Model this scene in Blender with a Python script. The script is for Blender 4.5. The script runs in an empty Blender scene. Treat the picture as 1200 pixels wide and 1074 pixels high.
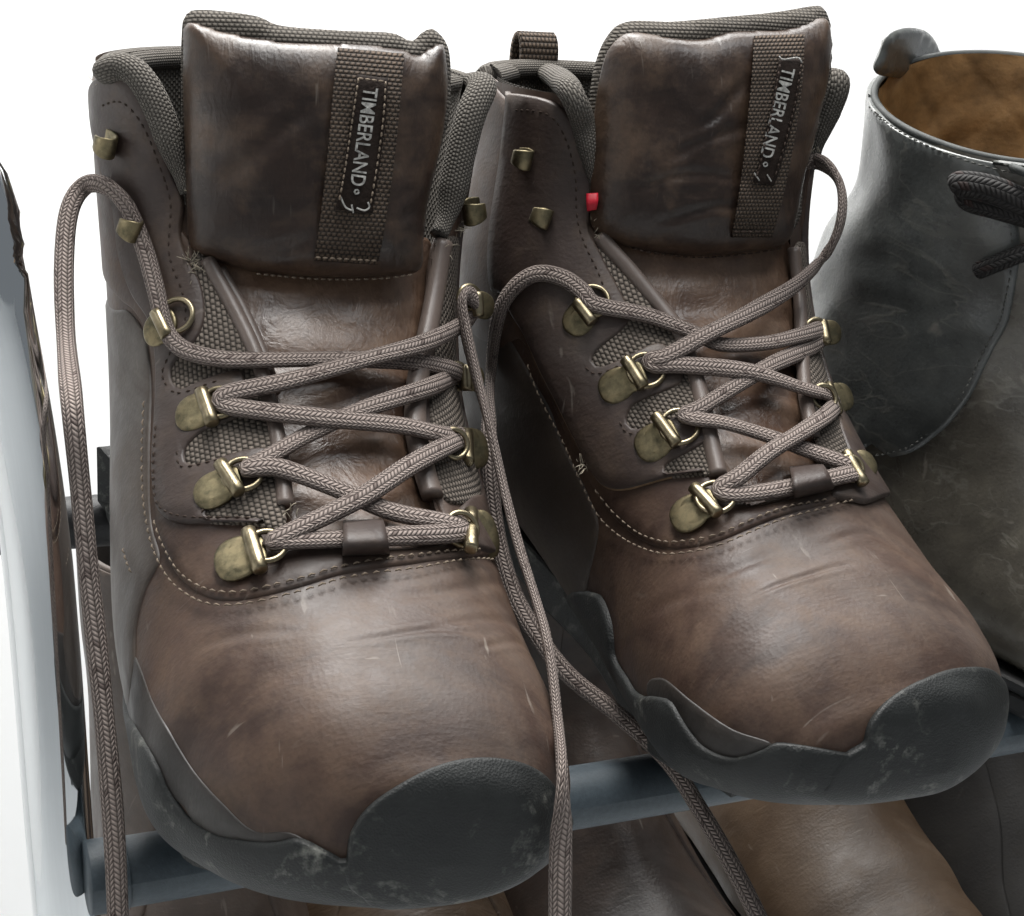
import bpy, bmesh, math, random
import numpy as np
from mathutils import Vector, Matrix, noise
from mathutils.bvhtree import BVHTree
from mathutils.geometry import delaunay_2d_cdt

random.seed(7)
scene = bpy.context.scene
COL = scene.collection
MM = 0.001

# ------------------------------------------------------------------ camera
PW, PH = 1200.0, 1074.0            # the photograph's own size, in which places are noted
TILT = math.radians(12)            # the rack's shelves slope down towards the viewer
CAM_P = np.array([-27.2, -369.8, 244.2]); CAM_YAW, CAM_PITCH, CAM_ROLL, CAM_F = 0.423, 0.319, -0.070, 1833.0


def cam_axes():
    f = np.array([math.sin(CAM_YAW) * math.cos(CAM_PITCH), math.cos(CAM_YAW) * math.cos(CAM_PITCH), -math.sin(CAM_PITCH)])
    r = np.array([math.cos(CAM_YAW), -math.sin(CAM_YAW), 0.0]); d = np.cross(f, r)
    c, s = math.cos(CAM_ROLL), math.sin(CAM_ROLL)
    return c * r + s * d, -s * r + c * d, f


CR, CD, CF = cam_axes()
TILT_M = Matrix.Rotation(TILT, 4, 'X')
cam = bpy.data.cameras.new('camera'); cam_o = bpy.data.objects.new('camera', cam); COL.objects.link(cam_o)
cam.sensor_fit = 'HORIZONTAL'; cam.sensor_width = 36.0; cam.lens = CAM_F / PW * 36.0
cam.clip_start = 0.02; cam.clip_end = 50
m = Matrix.Identity(4)
for i in range(3):
    m[i][0] = CR[i]; m[i][1] = -CD[i]; m[i][2] = -CF[i]; m[i][3] = CAM_P[i] * MM
cam_o.matrix_world = TILT_M @ m
scene.camera = cam_o

# ------------------------------------------------------------------ light
world = bpy.data.worlds.new('World'); scene.world = world; world.use_nodes = True
bg = world.node_tree.nodes['Background']; bg.inputs[0].default_value = (0.86, 0.93, 1.0, 1); bg.inputs[1].default_value = 0.19


def area(name, loc, target, sx, sy, watts, col):
    l = bpy.data.lights.new(name, 'AREA'); l.shape = 'RECTANGLE'; l.size = sx; l.size_y = sy; l.energy = watts; l.color = col
    o = bpy.data.objects.new(name, l); COL.objects.link(o); o.location = loc
    o.rotation_euler = (Vector(target) - Vector(loc)).to_track_quat('-Z', 'Y').to_euler()
    return o


area('ceiling_or_fill_panel', (0.15, 0.22, 1.35), (0.22, 0.22, 0.1), 1.4, 0.4, 33, (1.0, 0.985, 0.96))
area('ceiling_or_fill_panel', (0.55, -0.75, 1.55), (0.2, 0.1, 0.05), 1.2, 0.3, 8.5, (0.95, 0.98, 1.0))
area('ceiling_or_fill_panel', (0.7, 0.35, 1.45), (0.6, 0.95, 0.25), 1.2, 0.5, 22, (1.0, 0.99, 0.97))  # added fill lamp aimed at the back wall to whiten it, no known fixture
scene.view_settings.view_transform = 'Standard'; scene.view_settings.look = 'None'
scene.view_settings.exposure = 0.0; scene.view_settings.gamma = 1.0
scene.cycles.max_bounces = 6

# ------------------------------------------------------------------ helpers


def tag(o, label=None, cat=None, group=None, kind=None):
    if label: o['label'] = label
    if cat: o['category'] = cat
    if group: o['group'] = group
    if kind: o['kind'] = kind
    return o


def ray_shelf(px, py):
    d = CF + CR * ((px - PW / 2) / CAM_F) + CD * ((py - PH / 2) / CAM_F)
    return CAM_P.copy(), d          # point at camera depth t is CAM_P + t*d


class Pose:
    """a shoe's place on the shelf: local (x right, f forward, z up) in mm"""
    def __init__(self, x, y, yaw, z=9.5, pitch=0.0, pivot=(150, 0)):
        self.t = np.array([x, y, z]); self.yaw = yaw
        c, s = math.cos(yaw), math.sin(yaw)
        R = np.array([[c, s, 0], [s, -c, 0], [0, 0, 1.0]])   # local (x,f,z) -> shelf
        cp, sp = math.cos(pitch), math.sin(pitch)
        self.R = R @ np.array([[1, 0, 0], [0, cp, -sp], [0, sp, cp]])
        Mr = np.eye(4); Mr[:3, :3] = self.R @ np.diag([1, -1, 1]); Mr[:3, 3] = self.t * MM
        self.M = TILT_M @ Matrix(Mr.tolist())

    def shelf(self, P): return np.asarray(P, float) @ self.R.T + self.t
    def local(self, P): return (np.asarray(P, float) - self.t) @ self.R

    def ray(self, px, py):
        o, d = ray_shelf(px, py)
        return (o - self.t) @ self.R, d @ self.R

    def pix(self, P):
        q = self.shelf(P) - CAM_P
        z = q @ CF
        return np.stack([PW / 2 + CAM_F * (q @ CR) / z, PH / 2 + CAM_F * (q @ CD) / z, z], -1)

    def at(self, px, py, depth):
        o, d = self.ray(px, py)
        return o + d * depth

    def on_plane(self, px, py, p0, n):
        o, d = self.ray(px, py); p0 = np.asarray(p0, float); n = np.asarray(n, float)
        return o + d * (((p0 - o) @ n) / (d @ n))


def to_bl(P):
    P = np.asarray(P, float)
    return np.stack([P[..., 0], -P[..., 1], P[..., 2]], -1) * MM


def mesh_obj(name, verts, faces, mat, parent=None, uvs=None, smooth=True, flip=None, raw=False):
    """verts local (x,f,z) in mm unless raw; faces a list of index tuples; uvs per vertex"""
    me = bpy.data.meshes.new(name)
    V = np.asarray(verts, float)
    V = V if raw else to_bl(V)
    me.from_pydata(V.tolist(), [], [tuple(int(i) for i in f) for f in faces])
    if uvs is not None:
        l = me.uv_layers.new(name='UVMap')
        idx = np.empty(len(me.loops), np.int32); me.loops.foreach_get('vertex_index', idx)
        l.data.foreach_set('uv', np.asarray(uvs, np.float32)[idx].ravel())
    bm = bmesh.new(); bm.from_mesh(me)
    bmesh.ops.recalc_face_normals(bm, faces=bm.faces)
    bm.to_mesh(me); bm.free()
    if smooth: me.shade_smooth()
    me.materials.append(mat)
    o = bpy.data.objects.new(name, me); COL.objects.link(o)
    if parent is not None: o.parent = parent
    return o


def root(name, pose, label, cat, group=None):
    o = bpy.data.objects.new(name, None); COL.objects.link(o); o.matrix_world = pose.M
    o.empty_display_size = 0.02
    return tag(o, label, cat, group)


def spline(P, n, closed=False):
    """Catmull-Rom through P, n samples evenly spaced by arc length"""
    P = np.asarray(P, float)
    if closed: Q = np.vstack([P[-1], P, P[0], P[1]])
    else: Q = np.vstack([2 * P[0] - P[1], P, 2 * P[-1] - P[-2]])
    out = []
    K = 16
    for i in range(len(Q) - 3):
        a, b, c, d = Q[i:i + 4]
        t = np.linspace(0, 1, K, endpoint=False)[:, None]
        out.append(0.5 * (2 * b + (c - a) * t + (2 * a - 5 * b + 4 * c - d) * t ** 2 + (3 * b - a - 3 * c + d) * t ** 3))
    C = np.vstack(out + [Q[-2][None]])
    L = np.r_[0, np.cumsum(np.linalg.norm(np.diff(C, axis=0), axis=1))]
    t = np.linspace(0, L[-1], n + 1)[:-1] if closed else np.linspace(0, L[-1], n)
    return np.stack([np.interp(t, L, C[:, k]) for k in range(C.shape[1])], -1)


def plen(P): return float(np.linalg.norm(np.diff(np.asarray(P, float), axis=0), axis=1).sum())


def unit(v):
    v = np.asarray(v, float); return v / np.maximum(np.linalg.norm(v, axis=-1, keepdims=True), 1e-9)


def sweep(C, N, a, b, nseg=12, closed=False, power=2.0, cap=True, twist=None, scale=None):
    """sweep an oval (a across, b along the normal) along curve C with guide normals N -> verts, faces, uvs (mm)"""
    C = np.asarray(C, float); n = len(C)
    T = unit(np.gradient(C, axis=0)) if not closed else unit(np.roll(C, -1, 0) - np.roll(C, 1, 0))
    N = np.asarray(N, float); N = np.broadcast_to(N, C.shape)
    N = unit(N - (N * T).sum(1, keepdims=True) * T); B = np.cross(T, N)
    if twist is not None:
        tw = np.asarray(twist)[:, None]; N, B = N * np.cos(tw) + B * np.sin(tw), B * np.cos(tw) - N * np.sin(tw)
    th = np.linspace(0, 2 * math.pi, nseg, endpoint=False)
    ca = np.sign(np.cos(th)) * np.abs(np.cos(th)) ** (2 / power); sb = np.sign(np.sin(th)) * np.abs(np.sin(th)) ** (2 / power)
    sc = np.ones(n) if scale is None else np.asarray(scale, float)
    V = C[:, None] + (B[:, None] * (ca * a)[None, :, None] + N[:, None] * (sb * b)[None, :, None]) * sc[:, None, None]
    L = np.r_[0, np.cumsum(np.linalg.norm(np.diff(C, axis=0), axis=1))]
    # the seam column is repeated so that the weave can be laid by uv
    Vs = np.concatenate([V, V[:, :1]], 1); k = nseg + 1
    uv = np.stack([np.broadcast_to(L[:, None], (n, k)), np.broadcast_to(np.linspace(0, 1, k)[None], (n, k))], -1)
    F = []
    for i in range(n if closed else n - 1):
        i2 = (i + 1) % n
        for j in range(nseg):
            F.append((i * k + j, i * k + j + 1, i2 * k + j + 1, i2 * k + j))
    if cap and not closed:
        F.append(tuple(range(nseg))); F.append(tuple((n - 1) * k + j for j in range(nseg)))
    return Vs.reshape(-1, 3), F, uv.reshape(-1, 2)


class Geo:
    def __init__(self): self.v = []; self.f = []; self.uv = []; self.n = 0

    def add(self, v, f, uv=None):
        v = np.asarray(v, float); self.v.append(v)
        self.f += [tuple(i + self.n for i in q) for q in f]
        self.uv.append(np.zeros((len(v), 2)) if uv is None else np.asarray(uv, float)); self.n += len(v)

    def build(self, name, mat, parent=None, smooth=True, raw=False):
        return mesh_obj(name, np.vstack(self.v), self.f, mat, parent, np.vstack(self.uv), smooth, raw=raw)


def inside(poly, pts):
    x, y = pts[:, 0], pts[:, 1]; r = np.zeros(len(pts), bool); n = len(poly)
    for i in range(n):
        x1, y1 = poly[i]; x2, y2 = poly[(i + 1) % n]
        c = ((y1 > y) != (y2 > y)) & (x < (x2 - x1) * (y - y1) / (y2 - y1 + 1e-12) + x1)
        r ^= c
    return r


def seg_dist(poly, pts):
    d = np.full(len(pts), 1e9)
    for i in range(len(poly)):
        a = poly[i]; b = poly[(i + 1) % len(poly)]; ab = b - a
        t = np.clip(((pts - a) @ ab) / (ab @ ab + 1e-12), 0, 1)
        d = np.minimum(d, np.linalg.norm(pts - (a + t[:, None] * ab), axis=1))
    return d


def fill(poly, step):
    """triangulate a 2-D polygon with an inner grid -> pts, tris (first len(poly) pts are the border)"""
    poly = np.asarray(poly, float)
    lo, hi = poly.min(0), poly.max(0)
    gx = np.arange(lo[0], hi[0], step); gy = np.arange(lo[1], hi[1], step * .866)
    G = np.array([(x + (step / 2 if j % 2 else 0), y) for j, y in enumerate(gy) for x in gx])
    if len(G):
        G = G[inside(poly, G)]
    if len(G): G = G[seg_dist(poly, G) > step * .55]
    pts = np.vstack([poly, G]) if len(G) else poly
    r = delaunay_2d_cdt([Vector(p) for p in pts], [], [list(range(len(poly)))], 1, 1e-6)
    V = np.array([tuple(v) for v in r[0]])
    return V, [tuple(f) for f in r[2]]


def ccw(p):
    a = 0.5 * np.sum(p[:, 0] * np.roll(p[:, 1], -1) - np.roll(p[:, 0], -1) * p[:, 1])
    return p if a > 0 else p[::-1]


def inset(poly, d):
    t = unit(np.roll(poly, -1, 0) - np.roll(poly, 1, 0)); n = np.stack([-t[:, 1], t[:, 0]], -1)
    return poly + n * d      # inwards for a ccw outline


class Loft:
    """a shoe's body: sections fanned from the toe round the instep up the shaft"""
    KEYS = ('of', 'oz', 'phi', 's0', 's1', 'wl', 'wr', 'sm', 'nt', 'nb', 'xc')

    def __init__(self, rows, pose, bumps=0.35, seed=0.0, rim=None):
        self.rim = rim
        self.A = np.array(rows, float); self.n = len(rows); self.pose = pose; self.bumps = bumps; self.seed = seed
        self.U, self.T = 180, 168
        uu = np.linspace(0, self.n - 1, self.U); tt = np.linspace(-math.pi, math.pi, self.T)
        g = np.stack(np.meshgrid(uu, tt, indexing='ij'), -1).reshape(-1, 2)
        self.g = g; P = self.S(g[:, 0], g[:, 1]); self.P = P
        tris = []
        for i in range(self.U - 1):
            for j in range(self.T - 1):
                a = i * self.T + j; tris += [(a, a + 1, a + self.T + 1), (a, a + self.T + 1, a + self.T)]
        self.tris = tris
        self.bvh = BVHTree.FromPolygons([Vector(p) for p in P], tris)
        self.N = self.normal(g[:, 0], g[:, 1])
        self.px = pose.pix(P)
        cpos = pose.local(CAM_P[None])[0]
        self.facing = ((cpos - P) * self.N).sum(1) > 0

    def par(self, u):
        u = np.clip(np.asarray(u, float), 0, self.n - 1 - 1e-6); i = np.floor(u).astype(int); t = (u - i)[:, None]
        A = self.A
        a = A[np.maximum(i - 1, 0)]; b = A[i]; c = A[np.minimum(i + 1, self.n - 1)]; d = A[np.minimum(i + 2, self.n - 1)]
        return 0.5 * (2 * b + (c - a) * t + (2 * a - 5 * b + 4 * c - d) * t ** 2 + (3 * b - a - 3 * c + d) * t ** 3)

    def S(self, u, th):
        u = np.atleast_1d(np.asarray(u, float)); th = np.atleast_1d(np.asarray(th, float))
        p = dict(zip(self.KEYS, self.par(u).T))
        ct, st = np.cos(th), np.sin(th)
        n = np.where(ct > 0, p['nt'], p['nb'])
        cc = np.sign(ct) * np.abs(ct) ** (2 / n); ss = np.sign(st) * np.abs(st) ** (2 / n)
        smid = p['s0'] + (p['s1'] - p['s0']) * p['sm']
        s = smid - np.where(ct > 0, (smid - p['s0']), (p['s1'] - smid)) * cc
        x = p['xc'] + np.where(st < 0, p['wl'], p['wr']) * ss
        ph = np.radians(p['phi'])
        f = p['of'] - s * np.sin(ph); z = p['oz'] - s * np.cos(ph)
        P = np.stack([x, f, z], -1)
        if self.rim: P[:, 2] += np.clip((u - self.rim[0]) / (self.n - 1 - self.rim[0]), 0, 1) ** 1.3 * (self.rim[1] * x + self.rim[2] * (f - 78))
        return P

    def normal(self, u, th):
        u = np.atleast_1d(np.asarray(u, float)); th = np.atleast_1d(np.asarray(th, float)); e = .04
        ua, ub = np.clip(u - e, .02, self.n - 1.02), np.clip(u + e, .02, self.n - 1.02)
        du = self.S(np.maximum(ub, ua + e), th) - self.S(ua, th); dt = self.S(u, th + e) - self.S(u, th - e)
        n = unit(np.cross(dt, du))
        return -n

    def uv(self, px, py):
        o, d = self.pose.ray(px, py); dl = np.linalg.norm(d); d = d / dl
        h, nn, fi, dist = self.bvh.ray_cast(Vector(o), Vector(d))
        if h is None:
            k = np.where(self.facing)[0]
            q = k[np.argmin(np.hypot(self.px[k, 0] - px, self.px[k, 1] - py))]
            return self.g[q]
        a, b, c = self.tris[fi]; A, B, C = self.P[a], self.P[b], self.P[c]; h = np.array(h)
        m = np.stack([B - A, C - A], 1); w, *_ = np.linalg.lstsq(m, h - A, rcond=None)
        return self.g[a] * (1 - w[0] - w[1]) + self.g[b] * w[0] + self.g[c] * w[1]

    def uvs(self, pts):
        """each pt (px,py) or ('uv',u,theta)"""
        return np.array([p[1:] if p[0] == 'uv' else self.uv(*p[:2]) for p in pts], float)

    def over(self, px, py, h):
        """point on the pixel's ray that lies h mm off the surface, and the surface normal"""
        o, d = self.pose.ray(px, py); dl = np.linalg.norm(d); d = d / dl
        q = self.uv(px, py); P = self.S(q[0], q[1])[0]; N = self.normal(q[0], q[1])[0]
        t = (P - o) @ d
        return o + d * (t - h / max(abs(N @ d), .4)), N

    def off(self, uv, h):
        uv = np.asarray(uv, float)
        return self.S(uv[:, 0], uv[:, 1]) + self.normal(uv[:, 0], uv[:, 1]) * np.asarray(h).reshape(-1, 1)


SU, ST = 20.0, 45.0          # rough mm per unit of u and theta, to keep triangles even


def panel_uv(loft, pts, dens=1.6, smooth=True, closed=True):
    q = loft.uvs(pts) * (SU, ST)
    q2 = np.vstack([q, q[:1]]); n = max(12, int(plen(q2) / dens))
    return spline(q, n, True) if smooth else np.vstack([np.linspace(q2[i], q2[i + 1], max(2, int(np.linalg.norm(q2[i + 1] - q2[i]) / dens)), endpoint=False) for i in range(len(q))])


def panel(name, loft, pts, mat, parent, t=1.3, base=-0.6, dens=1.6, step=3.0, edge=.9, smooth=True, hfun=None):
    """a sheet of leather laid on the body: outline given on the body, rolled edge, thickness t"""
    out = ccw(panel_uv(loft, pts, dens, smooth)); n = len(out)
    inn = inset(out, edge)
    V, F = fill(inn, step)
    k = len(V); G = Geo()
    H = np.full(k, float(t))
    if hfun is not None: H = H + hfun(V / (SU, ST))
    P0 = loft.off(V / (SU, ST), H)
    mid = loft.off((out * .75 + inn * .25) / (SU, ST), (base + (t - base) * .78) * np.ones(n))
    low = loft.off(out / (SU, ST), base * np.ones(n))
    f = list(F)
    for i in range(n):
        j = (i + 1) % n
        f += [(i, j, k + j, k + i), (k + i, k + j, k + n + j, k + n + i)]
    uvv = np.vstack([V, out, out])
    G.add(np.vstack([P0, mid, low]), f, uvv)
    return G.build(name, mat, parent)


def body_part(name, loft, mat, parent, u0, u1, t0, t1, off=0.0, nu=90, nt=110, thick=None, fn=None):
    """a rectangular patch of the body"""
    uu = np.linspace(u0, u1, nu); tt = np.linspace(t0, t1, nt)
    g = np.stack(np.meshgrid(uu, tt, indexing='ij'), -1).reshape(-1, 2)
    h = np.full(len(g), float(off))
    if fn is not None: h = h + fn(g)
    P = loft.off(g, h); F = []
    for i in range(nu - 1):
        for j in range(nt - 1):
            a = i * nt + j; F.append((a, a + 1, a + nt + 1, a + nt))
    o = mesh_obj(name, P, F, mat, parent, g * (SU, ST))
    return o

# ------------------------------------------------------------------ materials


class NT:
    def __init__(self, name):
        self.m = bpy.data.materials.new(name); self.m.use_nodes = True
        self.t = self.m.node_tree; self.b = self.t.nodes['Principled BSDF']

    def n(self, typ, **kw):
        x = self.t.nodes.new(typ)
        for k, v in kw.items():
            if k.startswith('i_'):
                k2 = k[2:]; s = x.inputs[int(k2)] if k2.isdigit() else x.inputs[k2.replace('_', ' ')]
                if hasattr(v, 'links') or isinstance(v, bpy.types.NodeSocket): self.t.links.new(v, s)
                else: s.default_value = v
            else: setattr(x, k, v)
        return x

    def link(self, a, b): self.t.links.new(a, b)

    def set(self, **kw):
        for k, v in kw.items():
            s = self.b.inputs[k.replace('_', ' ')]
            if isinstance(v, bpy.types.NodeSocket): self.link(v, s)
            else: s.default_value = v

    def math(self, op, a, b=0.0, c=0.0, clamp=False):
        x = self.n('ShaderNodeMath', operation=op, use_clamp=clamp)
        for i, v in enumerate((a, b, c)):
            if isinstance(v, bpy.types.NodeSocket): self.link(v, x.inputs[i])
            else: x.inputs[i].default_value = v
        return x.outputs[0]

    def mix(self, f, a, b, mode='MIX'):
        x = self.n('ShaderNodeMix', data_type='RGBA', blend_type=mode)
        for s, v in ((x.inputs[0], f), (x.inputs[6], a), (x.inputs[7], b)):
            if isinstance(v, bpy.types.NodeSocket): self.link(v, s)
            else: s.default_value = v if not isinstance(v, tuple) else (*v, 1)[:4]
        return x.outputs[2]

    def ramp(self, f, lo, hi):
        x = self.n('ShaderNodeMapRange', i_0=f, i_1=lo, i_2=hi); x.clamp = True
        return x.outputs[0]

    def noise(self, vec, scale, detail=3.0, rough=.55, dist=0.0):
        x = self.n('ShaderNodeTexNoise', i_Vector=vec, i_Scale=scale, i_Detail=detail, i_Roughness=rough, i_Distortion=dist)
        return x.outputs[0]

    def coords(self):
        tc = self.n('ShaderNodeTexCoord'); return tc.outputs['Object'], tc.outputs['UV']

    def stretch(self, vec, s, rot=(0, 0, 0)):
        return self.n('ShaderNodeMapping', i_Vector=vec, i_Scale=s, i_Rotation=rot).outputs[0]

    def bump(self, h, strength=.4, dist=.001, nrm=None):
        x = self.n('ShaderNodeBump', i_Height=h, i_Strength=strength, i_Distance=dist)
        if nrm is not None: self.link(nrm, x.inputs['Normal'])
        return x.outputs[0]


def leather(name, dark, mid, tan, rough=(.42, .58), tan_lo=.52, grain=.17, crease=.07, scratch=.25, spec=.5, coat=0.0, wr=(.35, 2.2), dust=.12, streak=(.055, .022, 0.0), ridge=0.0, rs=28.0):
    t = NT(name); ob, uv = t.coords()
    big = t.math('ADD', t.math('MULTIPLY', t.noise(ob, 26, 4, .6, .8), .6), t.math('MULTIPLY', t.noise(t.stretch(uv, (streak[0], streak[1], 1), (0, 0, streak[2])), 1.0, 4, .6, 1.2), .4)); med = t.noise(ob, 75, 4, .62, .3); fine = t.noise(ob, 700, 3, .6)
    c = t.mix(t.ramp(big, .36, .58), dark, mid)
    k = t.math('ADD', t.math('MULTIPLY', big, .45), t.math('MULTIPLY', med, .55))
    c = t.mix(t.ramp(k, tan_lo - .05, tan_lo + .2), c, tan)
    c = t.mix(t.math('MULTIPLY', t.ramp(fine, .45, .75), .35), c, dark)
    d = t.noise(ob, 12, 5, .7, 1.0)
    c = t.mix(t.math('MULTIPLY', t.ramp(d, .5, .75), dust), c, (.30, .29, .27))
    # light scuffs and fine scratches
    s1 = t.noise(t.stretch(ob, (420, 60, 60), (.5, .3, .9)), 1.0, 2, .5, .4); s2 = t.noise(t.stretch(ob, (50, 380, 70), (.2, .6, .4)), 1.0, 2, .5, .4)
    sm = t.math('MULTIPLY', t.math('MAXIMUM', t.ramp(s1, .70, .76), t.ramp(s2, .70, .76)), t.ramp(t.noise(ob, 30, 3), .45, .62))
    c = t.mix(t.math('MULTIPLY', sm, scratch), c, (.40, .36, .31))
    w = t.noise(t.stretch(uv, (wr[0], wr[1] * .05, 1)), 1.0, 5, .6, .8)
    r = t.math('ADD', t.math('MULTIPLY', t.ramp(med, .3, .7), rough[1] - rough[0]), rough[0])
    t.set(Base_Color=c, Roughness=r, Specular_IOR_Level=spec)
    if coat: t.set(Coat_Weight=coat, Coat_Roughness=.28)
    vg = t.n('ShaderNodeTexVoronoi', i_Vector=ob, i_Scale=820.0)
    g = t.math('ADD', t.math('MULTIPLY', fine, .6), t.math('MULTIPLY', vg.outputs[0], .5))
    b1 = t.bump(g, grain, .0005)
    b2 = t.bump(t.math('ADD', w, t.math('MULTIPLY', sm, -.25)), crease, .0022, b1)
    b3 = t.bump(med, .03, .0022, b2)
    if ridge:
        rg = t.n('ShaderNodeTexNoise', i_Vector=t.stretch(ob, (1, .6, 1.5), (.4, .2, .3)), i_Scale=rs, i_Detail=3.0, i_Roughness=.5, i_Distortion=1.2); rg.noise_dimensions = '3D'
        v = t.math('ABSOLUTE', t.math('SUBTRACT', rg.outputs[0], .5)); ln = t.math('MULTIPLY', t.ramp(v, .022, .0), t.ramp(t.noise(ob, 30, 3), .36, .66))
        b3 = t.bump(ln, ridge, .0016, b3)
        t.link(t.mix(t.math('MULTIPLY', ln, .4), c, (.26, .25, .22)), t.b.inputs['Base Color'])
    t.set(Normal=b3)
    return t.m


def weave(name, dark, light, kx, ky, bumpd=.0007, rough=.85, amt=1.0, fuzz=.15):
    """knitted mesh: cells kx by ky mm"""
    t = NT(name); ob, uv = t.coords()
    s = t.n('ShaderNodeSeparateXYZ', i_Vector=uv); x, y = s.outputs[0], s.outputs[1]
    row = t.math('FLOOR', t.math('DIVIDE', y, ky))
    xs = t.math('ADD', t.math('DIVIDE', x, kx), t.math('MULTIPLY', t.math('MODULO', row, 2.0), .5))
    a = t.math('ABSOLUTE', t.math('SINE', t.math('MULTIPLY', xs, math.pi)))
    b = t.math('ABSOLUTE', t.math('SINE', t.math('MULTIPLY', t.math('DIVIDE', y, ky), math.pi)))
    h = t.math('MULTIPLY', t.math('POWER', a, .7), t.math('POWER', b, .7))
    n = t.noise(ob, 900, 2); big = t.noise(ob, 45, 3)
    c = t.mix(t.math('MULTIPLY', t.ramp(h, .1, .75), amt), dark, light)
    c = t.mix(t.ramp(big, .35, .7), t.mix(.35, c, dark), c)
    c = t.mix(t.math('MULTIPLY', n, fuzz), c, (.3, .28, .25))
    t.set(Base_Color=c, Roughness=rough, Specular_IOR_Level=.25)
    t.set(Normal=t.bump(t.math('ADD', h, t.math('MULTIPLY', n, .35)), .9, bumpd))
    return t.m


def braid(name, dark, light, fleck=(.035, .016, .013), lanes=10.0, pitch=2.3, fl=.10):
    t = NT(name); ob, uv = t.coords()
    s = t.n('ShaderNodeSeparateXYZ', i_Vector=uv); x, y = s.outputs[0], s.outputs[1]
    yl = t.math('MULTIPLY', y, lanes); lane = t.math('FLOOR', yl); fy = t.math('FRACT', yl)
    par = t.math('MODULO', lane, 2.0)
    # neighbouring lanes slant opposite ways, which makes the herringbone
    sl = t.math('MULTIPLY', t.math('SUBTRACT', t.math('MULTIPLY', par, 2.0), 1.0), t.math('MULTIPLY', fy, .9))
    ph = t.math('ADD', t.math('DIVIDE', x, pitch), sl)
    st = t.math('ABSOLUTE', t.math('SINE', t.math('MULTIPLY', ph, math.pi)))
    edge = t.math('SINE', t.math('MULTIPLY', fy, math.pi))
    h = t.math('MULTIPLY', t.math('POWER', st, .6), t.math('POWER', edge, .5))
    cell = t.n('ShaderNodeTexWhiteNoise', noise_dimensions='2D')
    v = t.n('ShaderNodeCombineXYZ', i_0=t.math('FLOOR', ph), i_1=lane); t.link(v.outputs[0], cell.inputs['Vector'])
    big = t.noise(ob, 55, 3)
    c = t.mix(t.ramp(h, .15, .8), dark, light)
    c = t.mix(t.math('MULTIPLY', t.math('GREATER_THAN', cell.outputs[0], 1 - fl), .6), c, fleck)
    c = t.mix(t.math('MULTIPLY', t.ramp(big, .4, .7), .35), c, t.mix(.5, c, dark))
    t.set(Base_Color=c, Roughness=.72, Specular_IOR_Level=.35)
    t.set(Normal=t.bump(h, 1.0, .0006))
    return t.m


def metal(name, col, rough, tarn=None, amt=.5):
    t = NT(name); ob, uv = t.coords()
    n = t.noise(ob, 260, 4, .65); r = t.math('ADD', t.math('MULTIPLY', n, .22 if tarn else .02), rough - (.1 if tarn else 0))
    c = col
    if tarn: c = t.mix(t.math('MULTIPLY', t.ramp(n, .42, .68), amt), col, tarn)
    else: c = (*col, 1)
    t.set(Base_Color=c, Metallic=1.0, Roughness=r)
    if tarn: t.set(Normal=t.bump(n, .12, .0004))
    else: t.set(Normal=t.bump(t.noise(t.stretch(uv, (.002, 5.0, 1)), 1.0, 1, .5), .06, .0016))      # faint draw lines along the tube
    return t.m


def rubber(name, col, worn, dust=(.33, .33, .29)):
    t = NT(name); ob, uv = t.coords()
    n = t.noise(ob, 60, 4, .6); f = t.noise(ob, 1300, 2); d = t.noise(ob, 38, 5, .72, .8); d2 = t.noise(ob, 240, 3, .7)
    c = t.mix(t.ramp(n, .35, .7), col, worn)
    k = t.math('MULTIPLY', t.ramp(d, .53, .70), t.ramp(d2, .46, .66))
    c = t.mix(t.math('MULTIPLY', k, .6), c, dust)
    t.set(Base_Color=c, Roughness=t.math('ADD', t.math('MULTIPLY', n, .25), .44), Specular_IOR_Level=.4)
    v = t.n('ShaderNodeTexVoronoi', i_Vector=ob, i_Scale=1700.0)
    b = t.bump(t.math('ADD', v.outputs[0], t.math('MULTIPLY', f, .4)), .3, .0004); t.set(Normal=t.bump(d2, .08, .0012, b))
    return t.m


def plain(name, col, rough=.6, spec=.4, nz=60, var=.25, bs=.15, bd=.0005, metallic=0.0, bscale=900):
    t = NT(name); ob, uv = t.coords()
    n = t.noise(ob, nz, 4, .6); f = t.noise(ob, bscale, 3)
    c = t.mix(t.ramp(n, .3, .7), tuple(x * (1 - var) for x in col), tuple(min(1, x * (1 + var)) for x in col))
    t.set(Base_Color=c, Roughness=rough, Specular_IOR_Level=spec, Metallic=metallic)
    t.set(Normal=t.bump(f, bs, bd))
    return t.m


M = {}
M['leather'] = leather('worn_brown_leather', (.038, .0225, .017), (.074, .045, .034), (.116, .073, .048), tan_lo=.50, rough=(.40, .58), spec=.33, scratch=.32)
M['leather_side'] = leather('dusty_side_leather', (.046, .035, .028), (.068, .052, .042), (.095, .070, .050), tan_lo=.6, dust=.3, scratch=.1)
M['leather_eyestay'] = leather('eyestay_leather', (.034, .021, .017), (.060, .041, .034), (.105, .070, .045), tan_lo=.56, crease=.12)
M['leather_tongue'] = leather('tongue_leather', (.055, .028, .018), (.125, .072, .046), (.215, .135, .088), rough=(.28, .44), tan_lo=.48, crease=.3, wr=(.10, 3.0), dust=.05)
M['leather_pad'] = leather('oiled_tongue_leather', (.018, .010, .007), (.046, .028, .020), (.112, .069, .042), rough=(.30, .46), tan_lo=.51, crease=.15, dust=.05, scratch=.3, streak=(.022, .085, -.75))
M['piping'] = plain('smooth_piping_leather', (.125, .096, .082), .42, .5, 80, .15, .12)
M['edge'] = plain('raw_leather_edge', (.22, .145, .085), .8, .2, 150, .35, .4)
M['mesh'] = weave('shoe_mesh', (.030, .023, .018), (.215, .178, .148), 1.5, 1.25)
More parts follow.
